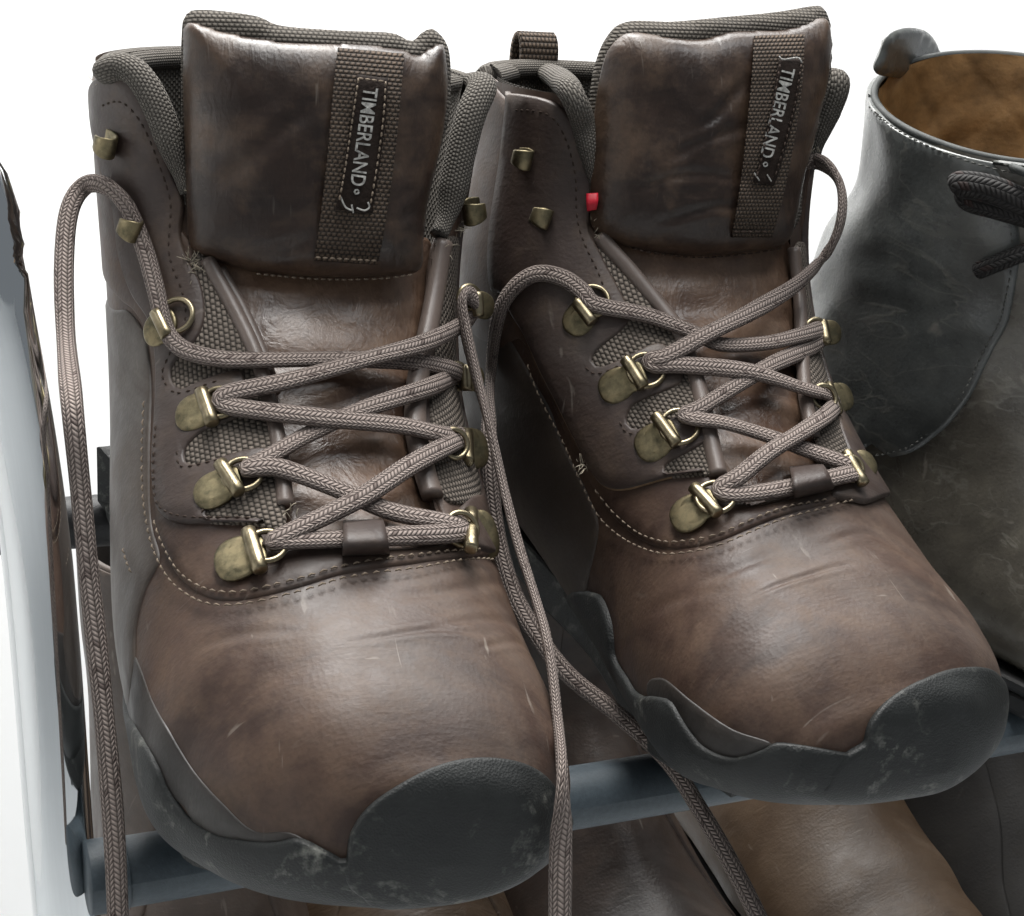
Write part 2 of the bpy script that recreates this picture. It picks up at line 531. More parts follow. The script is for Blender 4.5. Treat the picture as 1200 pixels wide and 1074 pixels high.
M['knit'] = weave('collar_knit', (.055, .047, .040), (.165, .150, .130), 1.25, 1.0)
M['knit_dark'] = weave('tongue_knit', (.034, .028, .023), (.125, .110, .092), 1.5, 1.2)
M['webbing'] = weave('ribbed_webbing', (.018, .012, .009), (.125, .085, .058), 1.6, 1.25, .0010)
M['patch'] = plain('label_cloth', (.020, .013, .010), .8, .2, 300, .3, .6, .0006)
M['letters'] = plain('worn_label_thread', (.40, .39, .365), .7, .2, 900, .55, .6)
M['thread'] = plain('stitching_thread', (.215, .170, .128), .75, .2, 200, .25, .3)
M['thread_dark'] = plain('dark_thread', (.052, .036, .028), .75, .2, 200, .25, .3)
M['brass'] = metal('antique_brass', (.27, .225, .135), .46, (.10, .092, .06), .9)
M['brass_bright'] = metal('worn_brass', (.35, .295, .195), .34, (.15, .125, .075), .8)
M['fray'] = plain('pale_frayed_fibre', (.42, .37, .29), .9, .1)
M['lace'] = braid('braided_lace', (.105, .080, .070), (.335, .275, .245), lanes=14.0, pitch=1.35, fl=.04)
M['rubber'] = rubber('black_rubber', (.0115, .0128, .0125), (.022, .0238, .0232))
M['rand'] = leather('rand_leather', (.017, .014, .012), (.026, .021, .018), (.040, .033, .027), tan_lo=.6, dust=.2, scratch=.1)
M['red'] = plain('red_tag', (.55, .012, .03), .5)

# ------------------------------------------------------------------ boots


def cut_body(name, loft, mat, parent, u0, u1, cut=None, nu=170, nt=200, off=0.0, t0=-math.pi, t1=math.pi, creases=()):
    uu = np.linspace(u0, u1, nu); tt = np.linspace(t0, t1, nt)
    g = np.stack(np.meshgrid(uu, tt, indexing='ij'), -1).reshape(-1, 2)
    N = loft.normal(g[:, 0], g[:, 1]); P = loft.S(g[:, 0], g[:, 1])
    dn = np.array([noise.noise(Vector(p / 26.0 + loft.seed)) * .9 + noise.noise(Vector(p / 9.0 + loft.seed)) * .22 for p in P])
    for pts, depth, wid in creases:
        c = spline(loft.uvs(pts) * (SU, ST), 60); gm = g * (SU, ST)
        near = np.where((gm[:, 0] > c[:, 0].min() - 9) & (gm[:, 0] < c[:, 0].max() + 9) & (gm[:, 1] > c[:, 1].min() - 9) & (gm[:, 1] < c[:, 1].max() + 9))[0]
        D2 = ((gm[near, None] - c[None]) ** 2).sum(-1); k = D2.argmin(1); dist = np.sqrt(D2[np.arange(len(near)), k])
        fade = np.sin(np.pi * (k + .5) / 60) ** .6
        dn[near] += depth / loft.bumps * fade * (-np.exp(-(dist / wid) ** 2) + .55 * np.exp(-((dist - 2.2 * wid) / (1.3 * wid)) ** 2))
    P = P + N * (dn[:, None] * loft.bumps + off)
    keep = np.ones(len(g), bool)
    if cut is not None: keep = ~inside(cut, g)
    F = []
    for i in range(nu - 1):
        for j in range(nt - 1):
            a = i * nt + j
            q = (a, a + 1, a + nt + 1, a + nt)
            if keep[list(q)].all(): F.append(q)
    used = np.zeros(len(P), bool); used[np.unique(np.array(F))] = True
    new = np.cumsum(used) - 1
    F = [tuple(new[list(q)]) for q in F]
    return mesh_obj(name, P[used], F, mat, parent, (g * (SU, ST))[used])


def px_poly(loft, pts, dens=1.6, smooth=False):
    """outline in (u, theta)"""
    return panel_uv(loft, pts, dens, smooth) / (SU, ST)


def draped(loft, pts, n=None, h=0.0, dens=1.0):
    """a smooth curve on the surface through pixel places"""
    q = loft.uvs(pts) * (SU, ST)
    n = n or max(8, int(plen(q) / dens))
    c = spline(q, n) / (SU, ST)
    return loft.off(c, np.full(n, float(h))), loft.normal(c[:, 0], c[:, 1])


def stitches(loft, rows, mat, parent, h=1.5, pitch=3.0, length=2.0, r=.33, name='stitching'):
    G = Geo()
    for pts in rows:
        C, N = draped(loft, pts, h=h, dens=.4)
        L = np.r_[0, np.cumsum(np.linalg.norm(np.diff(C, axis=0), axis=1))]
        s = 0.6
        while s + length < L[-1]:
            ln = length * random.uniform(.85, 1.1)
            ts = np.array([s, s + ln * .5, s + ln])
            c = np.stack([np.interp(ts, L, C[:, k]) for k in range(3)], -1)
            n = np.stack([np.interp(ts, L, N[:, k]) for k in range(3)], -1)
            c[[0, 2]] -= n[[0, 2]] * .35; c[1] += n[1] * .12
            v, f, uv = sweep(c, n, r, r * .9, 5, scale=[.6, 1, .6]); G.add(v, f, uv)
            s += pitch * random.uniform(.93, 1.07)
    if G.n:
        o = G.build(name, mat, parent); tag(o, kind='stuff'); return o


def tube_on(name, loft, pts, mat, parent, a, b, h, nseg=12, dens=1.2, scale=None, power=2.0):
    C, N = draped(loft, pts, h=h, dens=dens)
    v, f, uv = sweep(C, N, a, b, nseg, power=power)
    return mesh_obj(name, v, f, mat, parent, uv * (1, 2 * math.pi * (a + b) / 2))


def disc(c, n, e1, ra, rb, t, nseg=24, dome=.35, sq=2.0):
    n = unit(n); e1 = unit(e1 - (e1 @ n) * n); e2 = np.cross(n, e1)
    th = np.linspace(0, 2 * math.pi, nseg, endpoint=False)
    ca = np.sign(np.cos(th)) * np.abs(np.cos(th)) ** (2 / sq); sa = np.sign(np.sin(th)) * np.abs(np.sin(th)) ** (2 / sq)
    ring = lambda k, h: c + (ca[:, None] * e1 * ra + sa[:, None] * e2 * rb) * k + n * h
    V = np.vstack([ring(1, -.3), ring(1, t * .6), ring(.9, t), ring(.45, t + dome), (c + n * (t + dome * 1.2))[None]])
    F = []
    for k in range(3):
        for i in range(nseg):
            j = (i + 1) % nseg; F.append((k * nseg + i, k * nseg + j, (k + 1) * nseg + j, (k + 1) * nseg + i))
    for i in range(nseg): F.append((3 * nseg + i, 3 * nseg + (i + 1) % nseg, 4 * nseg))
    F.append(tuple(range(nseg))[::-1])
    return V, F


def rod(p, q, r, nseg=14, hint=(0.3, .5, .8)):
    C = np.linspace(p, q, 6); C = np.vstack([C[0] , C, C[-1]])
    d = unit(q - p); C[0] = p - d * r * .18; C[-1] = q + d * r * .18
    return sweep(C, np.array(hint), r, r, nseg, scale=[.72] + [1] * 6 + [.72])


def torus(c, n, e1, R, r, ns=28, nr=8, flat=1.0):
    n = unit(n); e1 = unit(e1 - (e1 @ n) * n); e2 = np.cross(n, e1)
    th = np.linspace(0, 2 * math.pi, ns, endpoint=False)
    C = c + np.cos(th)[:, None] * e1 * R * flat + np.sin(th)[:, None] * e2 * R
    return sweep(C, n[None], r, r, nr, closed=True)


def eyelet(loft, parent, b1, b2, pc, rc, rr=21, hb=2.5, tilt=.15):
    """brass lace ring: plate riveted to the leather, tube, and ring"""
    P1, N = loft.over(*b1, hb + 2.5); P2, _ = loft.over(*b2, hb + 2.5)
    PC, N = loft.over(*pc, hb); RC, N2 = loft.over(*rc, hb + 1.8)
    view = unit(loft.pose.local(CAM_P[None])[0] - PC)
    if N @ view < .62: N = unit(N * .55 + view * .6); N2 = N; ps_ = .8
    else: ps_ = 1.0
    e = unit(RC - PC) if np.linalg.norm(RC - PC) > .5 else unit(P2 - P1)
    e = unit(e - (e @ N) * N)
    pw = np.linalg.norm(P2 - P1)
    G = Geo(); G.add(*disc(PC, N, e, 6.0 * ps_, max(5.2, pw * .5) * ps_, .8, dome=.12, sq=2.3))
    M1 = (P1 + P2) / 2
    base = PC + (((M1 - PC) @ e) * .55) * e + N * .15
    G.add(*disc(base, N, e, abs((M1 - PC) @ e) * .6 + 1.8, pw * .42, .75, sq=4.0, dome=.0))
    o = G.build('eyelet', M['brass'], parent)
    T = Geo(); T.add(*rod(P1, P2, 2.0)); T.build('tube', M['brass_bright'], o)
    n = unit(N2 + e * tilt); q, d = loft.pose.ray(*rc); dep = loft.pose.pix(RC[None])[0, 2]
    R = rr * dep / CAM_F
    T = Geo(); T.add(*torus(RC, n, e, R, .8)); T.build('ring', M['brass_bright'], o)
    return o


def speed_hook(loft, parent, pc, direction, w=8.0, hb=2.7, size=.84):
    """open brass lace hook: a strip bent up over itself"""
    P, N = loft.over(*pc, hb)
    view = unit(loft.pose.local(CAM_P[None])[0] - P)
    if N @ view < .5: N = unit(N * .6 + view * .6)
    Q, _ = loft.over(pc[0] + direction[0], pc[1] + direction[1], hb)
    e = unit(Q - P); e = unit(e - (e @ N) * N); s = np.cross(N, e)
    prof = [(-5.5, -.2), (-2.0, .1), (1.2, .4), (3.6, 1.5), (4.7, 3.4), (4.2, 5.3), (2.6, 6.6), (.4, 6.9), (-1.8, 6.2)]
    c = spline(np.array(prof) * size, 40)
    C = P + c[:, :1] * e + c[:, 1:] * N
    tw = np.gradient(c, axis=0); nn = -tw[:, 1:] * e + tw[:, :1] * N
    wsc = np.interp(np.linspace(0, 1, 40), [0, .25, .7, 1], [.7, 1, .95, .6])
    V = []; F = []
    for i in range(40):
        for sx, sn in ((-1, -.45), (1, -.45), (1, .45), (-1, .45)):
            V.append(C[i] + s * sx * w * .5 * wsc[i] * size + unit(nn[i]) * sn)
    for i in range(39):
        for k in range(4): F.append((i * 4 + k, i * 4 + (k + 1) % 4, i * 4 + 4 + (k + 1) % 4, i * 4 + 4 + k))
    F += [(0, 1, 2, 3), (156, 159, 158, 157)]
    o = mesh_obj('lace_hook', V, F, M['brass'], parent, smooth=False)
    b = o.modifiers.new('bevel', 'BEVEL'); b.width = .0004; b.segments = 2; b.limit_method = 'ANGLE'
    o.data.shade_smooth()
    return o


def lace(name, loft, path, mat, parent, a=2.75, b=1.4, dens=.9):
    C = []; NN = []; last = 450.0
    for p in path:
        if p[2] is None or isinstance(p[2], tuple):
            if isinstance(p[2], tuple): last = p[2][0]
            C.append(loft.pose.at(p[0], p[1], last)); NN.append(unit(loft.pose.local(CAM_P[None])[0] - C[-1]))
        else:
            P, N = loft.over(p[0], p[1], p[2]); C.append(P); NN.append(N); last = loft.pose.pix(P[None])[0, 2]
    K = np.hstack([np.array(C), np.array(NN) * 3])
    n = int(plen(np.array(C)) / dens)
    S = spline(K, n)
    # ease the corners a little so that the flat braid does not fold through itself
    X = S[:, :3].copy()
    for _ in range(3): X[1:-1] = X[1:-1] * .5 + (X[:-2] + X[2:]) * .25
    tw = np.array([noise.noise(Vector((i * .02, 3.3, loft.seed))) * .5 for i in range(n)])
    v, f, uv = sweep(X, S[:, 3:], a, b, 14, power=2.5, twist=tw, scale=1 + np.array([noise.noise(Vector((i * .035, 7.7, loft.seed))) * .11 for i in range(n)]))
    return mesh_obj(name, v, f, mat, parent, uv)


class Pad:
    """the stuffed upper tongue: an outline noted in the picture, set on a plane in the boot, filled out"""
    def __init__(self, pose, px, p0, a_deg, dome, R, curve, back, step=2.4, seed=0, twist=0.0, folds=()):
        self.pose = pose; a = math.radians(a_deg); self.p0 = np.asarray(p0, float)
        self.n = unit(np.array([math.sin(twist), math.cos(a) * math.cos(twist), math.sin(a)]))
        self.ex = unit(np.cross(self.n, (0, 0, 1.0))) * -1 if False else unit(np.cross((0, 0, 1.0), self.n)) * -1
        self.ez = unit(np.cross(self.ex, self.n)); self.ez *= np.sign(self.ez[2])
        q = np.array([self.plane2(*p) for p in px]); q = spline(q, int(plen(np.vstack([q, q[:1]])) / 1.8), True)
        self.poly = ccw(q); self.cx = (self.poly[:, 0].min() + self.poly[:, 0].max()) / 2
        self.half = (self.poly[:, 0].max() - self.poly[:, 0].min()) / 2
        self.folds = [(spline(np.array([self.plane2(*p) for p in f]), 50), dp, wd) for f, dp, wd in folds]
        self.dome, self.R, self.curve, self.back, self.step, self.seed = dome, R, curve, back, step, seed

    def plane2(self, px, py):
        P = self.pose.on_plane(px, py, self.p0, self.n) - self.p0
        return np.array([P @ self.ex, P @ self.ez])

    def crv(self, q): return -self.curve * ((q[:, 0] - self.cx) / self.half) ** 2

    def height(self, q):
        d = seg_dist(self.poly, q); d = np.where(inside(self.poly, q), d, 0)
        k = np.clip(d / self.R, 0, 1); h = self.dome * np.sqrt(1 - (1 - k) ** 2)
        w = np.array([noise.noise(Vector((x / 17, y / 22, self.seed))) * 1.5 + noise.noise(Vector((x / 6 + y / 14, y / 9, self.seed + 5))) * .45 for x, y in q])
        for c, dp, wd in self.folds:
            D2 = ((q[:, None] - c[None]) ** 2).sum(-1); j = D2.argmin(1); dist = np.sqrt(D2.min(1)); fd = np.sin(np.pi * (j + .5) / 50) ** .6
            h = h + dp * fd * (-np.exp(-(dist / wd) ** 2) + .6 * np.exp(-((dist - 2.1 * wd) / (1.2 * wd)) ** 2))
        return h + w * k + self.crv(q)

    def P3(self, q, h): return self.p0 + q[:, :1] * self.ex + q[:, 1:] * self.ez + np.asarray(h).reshape(-1, 1) * self.n

    def pos(self, px, py, h=0.0):
        o, d = self.pose.ray(px, py); d = unit(d)
        hit, nn, fi, dist = self.bvh.ray_cast(Vector(o), Vector(d))
        if hit is None:
            P = o + d * (((self.p0 - o) @ self.n) / (d @ self.n)); return P + self.n * h
        return np.array(hit) - d * h / max(.4, abs(d @ self.n))

    def build(self, name, mat, parent):
        V, F = fill(self.poly, self.step); n = len(self.poly); k = len(V)
        front = self.P3(V, self.height(V)); c = self.crv(V)
        self.bvh = BVHTree.FromPolygons([Vector(p) for p in front], F)
        bk = self.P3(V, c - self.back * np.clip(seg_dist(self.poly, V) / 3 + .25, 0, 1))
        f = list(F) + [tuple(i + k for i in t[::-1]) for t in F]
        for i in range(n): f.append((i, (i + 1) % n, k + (i + 1) % n, k + i))
        return mesh_obj(name, np.vstack([front, bk]), f, mat, parent, np.vstack([V, V]))


def ribbon(name, posf, left, right, mat, parent, h, t, n=60, mcols=10, uvk=1.0):
    """a band between two edges noted in the picture, lying at height h(s) over posf"""
    Ls = spline(np.array(left, float), n); Rs = spline(np.array(right, float), n)
    top = []; bot = []; uv = []
    ln = 0
    for i in range(n):
        s = i / (n - 1)
        for j in range(mcols):
            w = j / (mcols - 1); p = Ls[i] * (1 - w) + Rs[i] * w
            rim = min(1, min(j, mcols - 1 - j) + .35)
            P = posf(p[0], p[1], h(s) - .35 * (1 - rim)); top.append(P)
            bot.append(posf(p[0], p[1], h(s) - t - .3))
    top = np.array(top); bot = np.array(bot)
    w0 = np.linalg.norm(top[mcols - 1] - top[0]); l0 = plen(top[::mcols])
    uv = np.array([(j / (mcols - 1) * w0, i / (n - 1) * l0) for i in range(n) for j in range(mcols)])
    F = []; k = n * mcols
    for i in range(n - 1):
        for j in range(mcols - 1):
            a = i * mcols + j; F.append((a, a + 1, a + mcols + 1, a + mcols)); F.append((k + a, k + a + mcols, k + a + mcols + 1, k + a + 1))
    bd = [j for j in range(mcols)] + [i * mcols + mcols - 1 for i in range(1, n)] + [(n - 1) * mcols + j for j in range(mcols - 2, -1, -1)] + [i * mcols for i in range(n - 2, 0, -1)]
    for a, b in zip(bd, bd[1:] + bd[:1]): F.append((a, b, k + b, k + a))
    return mesh_obj(name, np.vstack([top, bot]), F, mat, parent, np.vstack([uv, uv]))


def text_mesh(body, extrude=.03, cond=.74):
    cu = bpy.data.curves.new('lettering', 'FONT'); cu.body = body; cu.size = 1.0; cu.extrude = extrude; cu.resolution_u = 4; cu.offset = .012
    o = bpy.data.objects.new('lettering', cu); COL.objects.link(o)
    me = bpy.data.meshes.new_from_object(o.evaluated_get(bpy.context.evaluated_depsgraph_get()))
    V = np.array([tuple(v.co) for v in me.vertices]); F = [tuple(p.vertices) for p in me.polygons]
    bpy.data.objects.remove(o); bpy.data.curves.remove(cu); bpy.data.meshes.remove(me)
    return V, F


def label_text(pad, parent, top, bot, size_px, h):
    V, F = text_mesh('TIMBERLAND')
    top = np.array(top, float); bot = np.array(bot, float); d = bot - top; L = np.linalg.norm(d); d /= L
    up = np.array([-d[1], d[0]]) * -1            # letter tops face the picture's right
    if up[0] < 0: up = -up
    x0, x1 = V[:, 0].min(), V[:, 0].max(); y0, y1 = 0.0, .70
    out = []
    for x, y, z in V:
        p = top + d * ((x - x0) / (x1 - x0) * L) + up * ((y - .35) / .7 * size_px)
        w = noise.noise(Vector((x * 3, y * 3, 1.5)))
        out.append(pad.pos(p[0], p[1], h + (.12 if z > 0 else -.3) + .10 * w))
    o = mesh_obj('lettering', out, F, M['letters'], parent, smooth=False)
    return o


def blob_path(posf, pts, r, mat, parent, name, h=.9):
    C = np.array([posf(p[0], p[1], h) for p in pts]); C = spline(C, max(6, int(plen(C) / .5)))
    d = unit(np.cross(C[-1] - C[0], (0.1, 1, .3)))
    v, f, uv = sweep(C, np.array((0, 1.0, .3)), r, r * .6, 6)
    return v, f, uv


def slab(name, L, mat, parent, us, th, off, top_, bot_):
    k = len(us); off = np.full(k, off) if np.isscalar(off) else off
    R_ = L.off(np.stack([us, np.full(k, th)], -1), off); L_ = L.off(np.stack([us, np.full(k, -th)], -1), np.full(k, off))
    ring2 = spline(np.vstack([R_, L_[::-1]])[:, :2], 120, True); n = 120
    zt = np.interp(ring2[:, 1], *top_); zb = np.interp(ring2[:, 1], *bot_); c2 = ring2.mean(0)
    V = np.vstack([np.c_[c2 + (ring2 - c2) * .985, zt], np.c_[ring2, zt - .8], np.c_[ring2, zb + 2], np.c_[c2 + (ring2 - c2) * .97, zb], [[c2[0], c2[1], zt.min()], [c2[0], c2[1], zb.min()]]])
    F = []
    for i in range(n):
        j = (i + 1) % n
        for q in range(3): F.append((q * n + i, q * n + j, q * n + n + j, q * n + n + i))
        F += [(i, j, 4 * n), (3 * n + i, 3 * n + j, 4 * n + 1)]
    return mesh_obj(name, V, F, mat, parent, smooth=False), ring2, zb, c2


def make_boot(D):
    pose = D['pose']; L = Loft(D['rows'], pose, seed=D['seed']); top = L.n - 1
    r = root('hiking_boot', pose, D['label'], 'boot', 'pair of brown hiking boots')
    px = lambda k: D[k]
    thr = px('throat'); thl, thr_ = L.uv(*px('flap_l')), L.uv(*px('flap_r'))
    cutpts = thr + [('uv', top + .6, thr_[1]), ('uv', top + .6, thl[1])]
    q = L.uvs(cutpts); cut = np.vstack([q])
    up = cut_body('upper', L, M['leather'], r, 0.0, top, cut, nu=300, nt=260, creases=D.get('creases', ()))
    # lower tongue, sunk under the lacing
    panel('tongue', L, px('tongue'), M['leather_tongue'], r, t=-2.6, base=-5.5, step=2.5, edge=1.0,
          hfun=lambda uv: np.array([noise.noise(Vector((a * 2.4, b * 1.3, D['seed']))) * 1.6 + noise.noise(Vector((a * 7, b * 2, D['seed'] + 3))) * .5 for a, b in uv]))
    # leather panels and mesh
    for name, key, mat, t, base in D['panels']:
        panel(name, L, key, M[mat], r, t=t, base=base, step=3.4, edge=.8)
    for pts, a, b, h in D['piping']:
        tube_on('piping', L, pts, M['piping'], r, a, b, h)
    for pts in D.get('edges', []):
        tube_on('raw_edge', L, pts, M['edge'], r, .5, .5, 1.35, 6)
    stitches(L, D['stitch'], M['thread'], r, h=1.75)
    if D.get('stitch2'): stitches(L, D['stitch2'], M['thread_dark'], r, h=2.75, name='dark_stitching', pitch=2.6)
    # collar: lining inside, stuffed roll along the top edge
    la, lb = thl[1], thr_[1]
    body_part('collar_lining', L, M['knit'], r, top - 3.2, top + 0.0, lb + .02, la + 2 * math.pi - .02, -5.5, 40, 120)
    n = 150
    th = np.linspace(D['roll_t'][0], D['roll_t'][1] + 2 * math.pi, n)
    P = L.off(np.stack([np.full(n, float(top)), th], -1), np.full(n, -3.0)); P[:, 2] += D.get('roll_z', 2.0)
    dl = np.array([L.over(*p, D.get('roll_h', 1.0))[0] for p in px('roll_l')])
    for q_, dz in enumerate(D.get('roll_lz', ())): dl[q_, 2] += dz
    dr = np.array([L.over(*p, .5)[0] for p in px('roll_r')])[::-1]
    C = np.vstack([dr, P[4:-4:6], dl])
    C = spline(C, int(plen(C) / 1.6))
    for _ in range(6): C[1:-1] = C[1:-1] * .5 + (C[:-2] + C[2:]) * .25
    cen = np.array([0, C[:, 1].mean(), C[:, 2].mean()])
    sc = np.clip(np.minimum(np.arange(len(C)), np.arange(len(C))[::-1]) / 10.0, .35, 1) ** .5
    v, f, uv = sweep(C, unit(C - cen), 3.9, 4.8, 16, scale=sc)
    mesh_obj('collar_roll', v, f, M['knit'], r, uv * (1, 27))
    # stuffed upper tongue with its knitted back
    s0 = L.uv(*px('pad_seat')); base = L.S(*s0)[0] + L.normal(*s0)[0] * D.get('pad_h', 1.0)
    pad = Pad(pose, px('pad'), base, D.get('pad_tilt', 10), 9.0, 17.0, D.get('pad_curve', 7.0), 2.5, step=1.5, seed=D['seed'], twist=D.get('pad_twist', 0), folds=D.get('folds', ()))
    po = pad.build('tongue_pad', M['leather_pad'], r)
    bk = Pad(pose, px('pad_back'), base - pad.n * 3.5, D.get('pad_tilt', 10), 5.0, 6.0, D.get('pad_curve', 7.0), 8.0, seed=D['seed'] + 2, twist=D.get('pad_twist', 0))
    bk.build('tongue_lining', M['knit_dark'], r)
    wl, wr = px('web_l'), px('web_r')
    wb = ribbon('webbing_loop', pad.pos, wl, wr, M['webbing'], r, lambda s: .8 + 2.4 * math.sin(math.pi * s) ** .7, 1.3, 70, 12)
    hh = lambda s: 2.0 + 2.0 * math.sin(math.pi * (s * .72 + .12)) ** .7
    ribbon('label_patch', pad.pos, px('lab_l'), px('lab_r'), M['patch'], wb, hh, .9, 40, 8)
    label_text(pad, wb, px('txt')[0], px('txt')[1], px('txt')[2], 3.95)
    G = Geo()
    for pts in px('marks'): G.add(*blob_path(pad.pos, pts, .26, None, None, '', 3.75))
    tag(G.build('worn_emblem', M['letters'], wb), kind='stuff')
    # stitches round the label and along the foot of the pad
    G = Geo()
    for pts, hz in px('pad_st'):
        c = spline(np.array(pts, float), 160); L3 = np.r_[0, np.cumsum(np.linalg.norm(np.diff(c, axis=0), axis=1))]; s = 0
        while s < L3[-1] - 6:
            a = [np.array([np.interp(s + k, L3, c[:, 0]), np.interp(s + k, L3, c[:, 1])]) for k in (0, 2.7, 5.5)]
            Q = np.array([pad.pos(p[0], p[1], hz + dz) for p, dz in zip(a, (-.1, .25, -.1))])
            G.add(*sweep(Q, pad.n[None], .34, .3, 5, scale=[.6, 1, .6])); s += 8.5 * random.uniform(.9, 1.1)
    tag(G.build('pad_stitching', M['thread_dark'] if D.get('dark_pad') else M['thread'], r), kind='stuff')
    for e in px('eyelets'): eyelet(L, r, *e)
    for e in px('hooks'): speed_hook(L, r, *e)
    # keeper on the tongue that the lowest lace runs through
    kl, kr = px('keeper_l'), px('keeper_r')
    ribbon('lace_keeper', lambda x, y, h: L.over(x, y, h)[0], kl, kr, M['leather_eyestay'], r, lambda s: 1.2 + 7.2 * math.sin(math.pi * min(1, max(0, s))) ** .55, 1.2, 26, 8)
    lace('shoelace', L, px('lace'), M['lace'], r)
    G = Geo()
    for fx, fy, k, spread in D.get('fray', []):
        for q in range(k):
            P, N = L.over(fx + random.gauss(0, spread), fy + random.gauss(0, spread), 2.2)
            d = unit(N * random.uniform(.2, .7) + np.array([random.gauss(0, 1), random.gauss(0, .4), random.gauss(0, 1)]))
            e = unit(np.array([random.gauss(0, 1), random.gauss(0, 1), random.gauss(0, 1)])); ln = random.uniform(1.2, 3.6)
            c = np.array([P + d * ln * t + e * ln * .35 * t * t for t in (0, .33, .66, 1)])
            G.add(*sweep(c, e, .16, .16, 4, scale=[1, .9, .7, .4]))
    if G.n: tag(G.build('frayed_thread', M['fray'], r), kind='stuff')
    if D.get('red_tag'):
        ribbon('red_tag', lambda x, y, h: L.over(x, y, h)[0], D['red_tag'][0], D['red_tag'][1], M['red'], r, lambda s: 6.0 + 1.2 * math.sin(math.pi * s), .8, 12, 6)
    if D.get('pull_loop'):
        b0 = L.S(float(top), math.pi)[0]; y0 = b0[1]
        prof = np.array(D['pull_loop'], float); c = spline(prof, 26); V = []; F = []; uvl = []
        for i, (df, z) in enumerate(c):
            for j in range(6):
                xx = (j / 5 - .5) * 15 + D['pull_x']; V.append((xx, y0 + df, b0[2] + z)); uvl.append((xx, i * 1.4))
        for i in range(25):
            for j in range(5): F.append((i * 6 + j, i * 6 + j + 1, i * 6 + j + 7, i * 6 + j + 6))
        o = mesh_obj('pull_loop', V, F, M['webbing'], r, uvl); sm = o.modifiers.new('thickness', 'SOLIDIFY'); sm.thickness = .0022; sm.offset = 0
    # rubber: rand, toe cap and sole
    panel('rand', L, px('rand'), M['rand'], r, t=.5, base=-1, step=4, edge=.7, smooth=True)
    sl = px('sole_l'); sr = px('sole_r'); cap = px('cap')

    capc = [tuple(p) for p in spline(np.array(cap, float), 36)]
    e0, e1 = L.uv(*cap[0]), L.uv(*cap[-1])
    q = L.uvs(capc); q = q[np.argsort(q[:, 1])]
    tk = np.r_[q[0, 1] - .9, q[:, 1], q[-1, 1] + .9]; uk = np.r_[e0[0] + .12, q[:, 0], e1[0] + .12]
    tt = np.linspace(-math.pi, math.pi, 150, endpoint=False)
    uc = np.interp(tt, np.r_[tk[-1] - 2 * math.pi, tk, tk[0] + 2 * math.pi], np.r_[uk[-1], uk, uk[0]])
    for _ in range(2): uc = uc * .5 + (np.roll(uc, 1) + np.roll(uc, -1)) * .25
    rr = np.r_[np.linspace(.02, .9, 26), .94, .97, .99, 1.0, 1.005]; hh_ = np.r_[np.full(26, 2.2), 2.2, 2.05, 1.7, 1.0, -.8]
    gg = np.array([(a_ * u_, t_) for a_ in rr for u_, t_ in zip(uc, tt)]); Vc = L.off(gg, np.repeat(hh_, 150))
    tip = L.off(np.array([[.004, 0.0]]), [2.2]); Fc = []
    for i in range(len(rr) - 1):
        for j in range(150): Fc.append((i * 150 + j, i * 150 + (j + 1) % 150, (i + 1) * 150 + (j + 1) % 150, (i + 1) * 150 + j))
    tip = Vc[:150].mean(0, keepdims=True)
    for j in range(150): Fc.append((j, (j + 1) % 150, len(Vc)))
    mesh_obj('toe_cap', np.vstack([Vc, tip]), Fc, M['rubber'], r)
    smooth_l = [tuple(p) for p in spline(np.array([p for p in sl if p[0] != 'uv'], float), 60)] + [p for p in sl if p[0] == 'uv']
    panel('sole_wall', L, [UV(9.2, -3.12), UV(max(.05, e0[0] - .3), -3.12), UV(max(.05, e0[0] - .3), e0[1] + .05)] + smooth_l, M['rubber'], r, t=1.9, base=-1, step=3.2, edge=1.0, smooth=False, dens=1.3)
    panel('sole_wall', L, [UV(9.2, 3.12), UV(e1[0] - .4, 3.12), UV(e1[0] - .4, 1.62)] + sr, M['rubber'], r, t=1.9, base=-1, step=3.2, edge=1.0, smooth=False, dens=1.3)
    so, ring2, zb, c2 = slab('outsole', L, M['rubber'], r, np.linspace(.4, 9.3, 40), 2.25, np.interp(np.linspace(.4, 9.3, 40), [0, 7, 8.3, 9.3], [.2, .5, 6, 7]), ([0, 60, 110, 200, 215, 250, 290], [62, 54, 38, 16, 15, 19, 30]), ([0, 20, 66, 74, 125, 205, 245, 285], [37, 36, 31, 34, 17] + D['spring'][1:]))
    n = 120
    for i in range(2, n, 5):
        if not 0 < ring2[i, 1] < 255: continue
        p = np.r_[ring2[i], zb[i]]; t = unit(np.r_[ring2[(i + 1) % n] - ring2[i - 1], 0]); o = np.array([t[1], -t[0], 0]); o = o if o[:2] @ (c2 - ring2[i]) > 0 else -o
        k = [(-3.6, 5, 2), (3.6, 5, 2), (3.6, 15, 2), (-3.6, 15, 2), (-3, 6, -2.6), (3, 6, -2.6), (3, 14, -2.6), (-3, 14, -2.6)]
        lv = [p + t * a + o * b + np.array([0, 0, c]) for a, b, c in k]
        mesh_obj('lug', lv, [(0, 1, 2, 3), (4, 5, 6, 7), (0, 1, 5, 4), (1, 2, 6, 5), (2, 3, 7, 6), (3, 0, 4, 7)], M['rubber'], so, smooth=False)
    return r, L, pad




